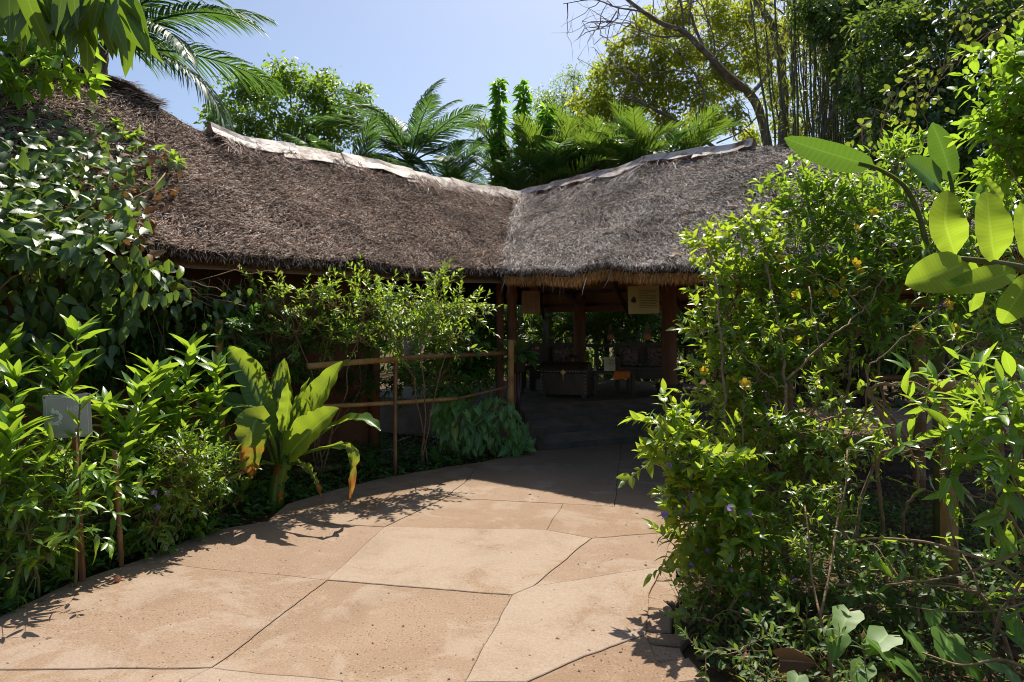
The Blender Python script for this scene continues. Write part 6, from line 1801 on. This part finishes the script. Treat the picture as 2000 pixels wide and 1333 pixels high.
# acacia: limbs follow the branches in the photo
def acacia():
    rng = np.random.default_rng(510); Y = 20.6
    t = thing('acacia_tree', 'spreading acacia with bare crooked grey limbs and yellow-green feathery foliage', 'tree', gnd(1515, Y))
    LB = [([(1515, 640, 0), (1510, 400, 0), (1500, 290, 0), (1482, 215, 0), (1462, 180, 0)], .20, .16), ([(1462, 180, 0), (1420, 145, -.3), (1370, 95, -.6), (1335, 62, -.7), (1290, 45, -.8), (1245, 15, -.9), (1195, -25, -1)], .14, .05),
          ([(1462, 180, 0), (1430, 165, .5), (1390, 120, .8), (1360, 60, 1.0), (1340, -10, 1.2)], .10, .04), ([(1466, 185, 0), (1495, 150, .3), (1515, 90, .5), (1560, 30, .8), (1600, -30, 1)], .09, .04),
          ([(1415, 300, -1), (1390, 285, -1), (1345, 250, -1.2), (1300, 225, -1.4), (1260, 205, -1.6), (1215, 185, -1.8)], .08, .03), ([(1345, 250, -1.2), (1375, 200, -1), (1370, 170, -.9), (1340, 120, -.8), (1310, 90, -.8)], .045, .02),
          ([(1290, 45, -.8), (1260, 25, -1.2), (1205, 15, -1.5), (1160, 0, -1.7), (1100, 8, -2)], .04, .012), ([(1205, 22, -1.4), (1185, 50, -1.6), (1150, 62, -1.8)], .025, .01), ([(1335, 70, -.7), (1290, 72, -1), (1250, 60, -1.2), (1225, 45, -1.3)], .04, .015),
          ([(1335, 58, -.7), (1332, 20, -.8), (1320, -30, -.9)], .05, .03), ([(1345, 50, -.5), (1350, 0, -.5), (1355, -30, -.5)], .04, .03), ([(1390, 130, -.3), (1395, 80, -.5), (1375, 20, -.6), (1360, -30, -.7)], .035, .015),
          ([(1440, 160, -.5), (1400, 110, -1), (1460, 55, -1.2), (1480, -20, -1.4)], .03, .015), ([(1345, 140, -.8), (1300, 140, -1), (1255, 160, -1.2), (1230, 165, -1.3)], .03, .01), ([(1400, 280, -.8), (1440, 262, -.6), (1470, 240, -.5)], .03, .012),
          ([(1415, 300, -1), (1450, 420, -.6), (1480, 560, -.2)], .08, .10)]
    mb = None
    ends = []
    for pp, r0, r1 in LB:
        l = spline([P(x, y, Y + dy) for x, y, dy in pp], 6 * len(pp)); mb = MB(); mb.tube(l, np.linspace(r0, r1, len(l)) * .8, 8)
        mb.build('limb', M_BARK, t); ends.append(l)
    mb = MB()
    for l in ends[1:]:
        for q in range(11):
            a = l[rng.integers(len(l) // 3, len(l))]; b = a + rng.normal(0, .55, 3) + np.array([-.2, 0, .15]); mb.tube(curve(a, b, 6, rng, .12, .2), np.linspace(.018, .006, 6), 4)
            for w in range(2): mb.tube(curve(b, b + rng.normal(0, .35, 3), 4, rng, .1, .1), [.007, .006, .004, .003], 3)
    mb.build('branchlets', M_BARK, t, True, 'stuff')
    blobs = [(1230, 130, 40, 20), (1275, 110, 40, 20), (1320, 130, 44, 20.5), (1200, 190, 40, 19.8), (1250, 190, 44, 20), (1300, 190, 46, 20.3), (1350, 180, 44, 20.6), (1180, 225, 36, 19.8), (1230, 240, 40, 19.8), (1290, 250, 40, 20), (1390, 110, 44, 22), (1430, 60, 46, 22.4), (1400, 20, 46, 22.4), (1460, 110, 44, 22.6), (1380, 230, 40, 21.5), (1430, 230, 36, 22), (1340, 30, 30, 21), (1240, 70, 26, 20), (1480, 30, 44, 22.6), (1150, 240, 26, 19.8), (1110, 255, 26, 19.8), (1200, 130, 26, 20), (1130, 200, 24, 19.9), (1165, 150, 24, 20), (1210, 90, 24, 20), (1260, 40, 26, 20.3), (1320, 20, 30, 20.6), (1170, 190, 26, 19.9), (1520, 180, 40, 23), (1260, 150, 40, 20.5), (1340, 100, 44, 21.5), (1300, 60, 36, 21), (1400, 170, 44, 21.8), (1440, 150, 40, 22.4), (1350, 270, 36, 21.5), (1470, 270, 34, 22.5), (1130, 270, 30, 19.9), (1500, 110, 40, 23), (1540, 60, 44, 23), (1540, 250, 40, 23)]
    M, C, R, subs = cloud(rng, [(a, b_, c_, y_ + 1.2) for a, b_, c_, y_ in blobs], 40000, (.11, .20), 26, .16, .25)
    mb = MB(); w = rng.integers(0, 2, len(M))
    for q in range(2): mb.inst([LT_NARROW[0], LT_TINY[0]][q], M[w == q])
    mb.build('crown', LM_ACAC, t, True, 'stuff')
acacia()
tree('straight_grey_tree', 'straight grey trunk forking high among the bamboo', [gnd(1532, 19), P(1530, 400, 19), P(1530, 150, 19), P(1512, 50, 19), P(1450, -40, 19)],
     [(1560, 60, 40, 19.5), (1620, 20, 40, 19.5), (1590, 110, 34, 19.8), (1640, 80, 34, 20)], 1800, (.10, .16), LM_ACAC, LT_NARROW, 511, M_BARK, .17, 7, .3, .035)
tree('slanting_branch_tree', 'slender leaning tree with long slanting branches before the bamboo', [gnd(1590, 16), P(1600, 280, 16), P(1640, 190, 16), P(1700, 90, 16)],
     [(1690, 60, 26, 16), (1600, 95, 24, 16), (1660, 170, 24, 16)], 260, (.09, .14), LM_BAMB, LT_NARROW, 512, M_BARK, .07, 6, .35, .03)
tree('feathery_grey_tree', 'feathery blue-green tree behind the column trees', [gnd(1110, 26), P(1112, 400, 26), P(1115, 250, 26)],
     [(1060, 200, 34, 26), (1100, 190, 40, 26), (1140, 200, 40, 26), (1090, 240, 40, 26), (1150, 250, 40, 26), (940, 240, 24, 26), (1120, 150, 24, 26), (1180, 160, 26, 26), (1050, 270, 36, 26), (1170, 130, 20, 26), (960, 300, 34, 25)], 7000, (.14, .26), LM_TREE, LT_NARROW, 513, M_BARK, .10, 12, .28, .03)

tree('hanging_foliage_tree', 'dark leafy tree spreading across the top of the bamboo', [gnd(1690, 14.5), P(1690, 400, 14.5), P(1680, 100, 14.5)],
     [(1620, 40, 44, 15), (1680, 10, 50, 15), (1700, 80, 46, 14.8), (1640, 110, 36, 15.2), (1720, 150, 44, 14.6), (1580, 10, 40, 15.4), (1670, 190, 34, 15), (1740, -10, 50, 14.6), (1690, 250, 34, 15)], 5200, (.10, .17), LM_DARK, LT_OVATE_S, 533, M_BARKD, .10, 10, .26, .03)
def bamboo_clump():
    rng = np.random.default_rng(520); t = thing('bamboo_clump', 'tall clump of dark slender bamboo culms behind the right roof', 'bamboo', gnd(1660, 17.5))
    tips = []
    for i in range(110):
        px = rng.uniform(1545, 1800); Y = rng.uniform(15.5, 19); b = Vector(gnd(px, Y)); lean = rng.normal(0, .8)
        top = b + Vector((lean, rng.normal(0, .5), rng.uniform(9.5, 13))); l = curve(b, top, 12, rng, .012, .1); mb = MB(); mb.tube(l, np.linspace(.038, .016, 12) * rng.uniform(.7, 1.1), 6); mb.build('culm', M_CULM, t); tips.append(l)
    T = np.concatenate([l[4:] for l in tips]); n = 34000
    p = T[rng.integers(0, len(T), n)] + rng.normal(0, .33, (n, 3)); sub = rng.random(n) < np.clip(.2 + (p[:, 2] - 5) / 8, .10, .95); p = p[sub]; n = len(p)
    d = rng.normal(0, .7, (n, 3)) - np.array([0, 0, .6]); mb = MB(); mb.inst(LT_NARROW[1], frames(p, d, rng.normal(0, .6, (n, 3)) + np.array([0, 0, 1.0]), rng.uniform(.14, .26, n))); mb.build('foliage', LM_BAMB, t, True, 'stuff')
bamboo_clump()

tree('dark_dense_tree', 'dark dense evergreen tree on the right with sky speckles between its leaves', [gnd(1900, 12.5), P(1890, 400, 12.5), P(1880, 100, 12.5)],
     [(1740, 60, 60, 12.5), (1800, 30, 60, 12.3), (1870, 60, 70, 12), (1940, 40, 70, 12), (1760, 150, 60, 12.4), (1830, 150, 66, 12.2), (1900, 150, 70, 12), (1980, 130, 80, 12), (1740, 240, 56, 12.4), (1810, 250, 64, 12), (1890, 250, 70, 11.8), (1970, 240, 76, 11.8), (1720, 310, 44, 12), (1790, 330, 56, 11.8), (1860, 340, 60, 11.6), (1940, 340, 66, 11.6), (2020, 330, 80, 11.6), (1690, 120, 40, 12.8), (1700, 200, 40, 12.8), (1850, -20, 60, 12.5), (1960, -20, 70, 12.5), (2050, 60, 90, 12)],
     16000, (.10, .16), LM_DARK, LT_OVATE_S, 530, M_BARKD, .16, 10, .30, .04)
tree('dark_understory_tree', 'dark understory tree behind the right bed beyond the walkway', [gnd(1850, 13.5), P(1850, 600, 13.5), P(1860, 450, 13.5)],
     [(1700, 420, 60, 14), (1780, 430, 70, 14), (1870, 440, 80, 14), (1960, 450, 90, 14), (1700, 520, 70, 14.5), (1790, 540, 80, 14.5), (1890, 550, 90, 14.5), (2000, 560, 100, 14.5), (1720, 640, 70, 14.5), (1820, 660, 80, 14.5), (1930, 670, 90, 14.5), (1630, 600, 60, 15), (1660, 680, 60, 15), (2050, 680, 100, 14.5), (1560, 640, 50, 15.5), (1740, 730, 50, 14.5), (1850, 740, 50, 14.5)],
     11000, (.12, .20), LM_DARK, LT_OVATE_S, 531, M_BARKD, .12, 9, .32, .03)
shrub('round_leaf_creeper', 'creeper with pale round leaves trailing down the dark tree', 'vine', (5.3, 8.6, 0),
      [(1730, 190, 24, 8.5), (1700, 220, 20, 8.5), (1760, 170, 20, 8.4), (1800, 150, 24, 8.4), (1850, 140, 24, 8.3), (1790, 210, 22, 8.3), (1850, 60, 26, 8.5), (1900, 40, 24, 8.5), (1830, 80, 22, 8.5), (1940, 60, 30, 8.4), (1880, 110, 20, 8.4), (1720, 260, 20, 8.4), (1680, 250, 16, 8.5), (1980, 30, 30, 8.4), (1830, 270, 18, 8.2)],
      LM_ROUND, LT_ROUND, 532, (.07, .12), .10, (.25, .5), 5, None, 300, None, -.2, 65, False, stem_r=.012)

def back_hedge():
    rng = np.random.default_rng(541); n = 4200; px = rng.uniform(800, 1480, n); Y = np.interp(px, [800, 1130, 1480], [13.6, 16.0, 13.6]) + rng.uniform(0, 1.6, n)
    p = np.stack([(px - 1000) / FPX * Y, Y, -.03 + rng.random(n) * 2.1], 1); d = rng.normal(0, .7, (n, 3)) - np.array([0, 0, .3])
    ob = MB().inst(LT_OVATE_S[0], frames(p, d, np.array([0, 0, 1.0]) + rng.normal(0, .6, (n, 3)), rng.uniform(.12, .24, n))).build('back_hedge', LM_ARECA, None, True, 'stuff')
    tag(ob, 'dense green hedge of leaves behind the open back of the pavilion', 'hedge')
back_hedge()

def backdrop():
    rng = np.random.default_rng(540); n = 26000; a = rng.uniform(-.95, 1.0, n); Y = rng.uniform(23, 30, n)
    hgt = 3.6 + 1.6 * np.array([noise.noise(Vector((q * 6, 1, 0))) for q in a]); z = rng.random(n) ** .8 * hgt
    p = np.stack([a * Y, Y, z], 1); d = rng.normal(0, .7, (n, 3)) - np.array([0, 0, .3])
    ob = MB().inst(LT_OVATE_S[0], frames(p, d, np.array([0, 0, 1.0]) + rng.normal(0, .6, (n, 3)), rng.uniform(.22, .42, n))).build('far_thicket', LM_DARK, None, True, 'stuff')
    tag(ob, 'far dark thicket of leaves closing the view behind the pavilion', 'thicket')
backdrop()
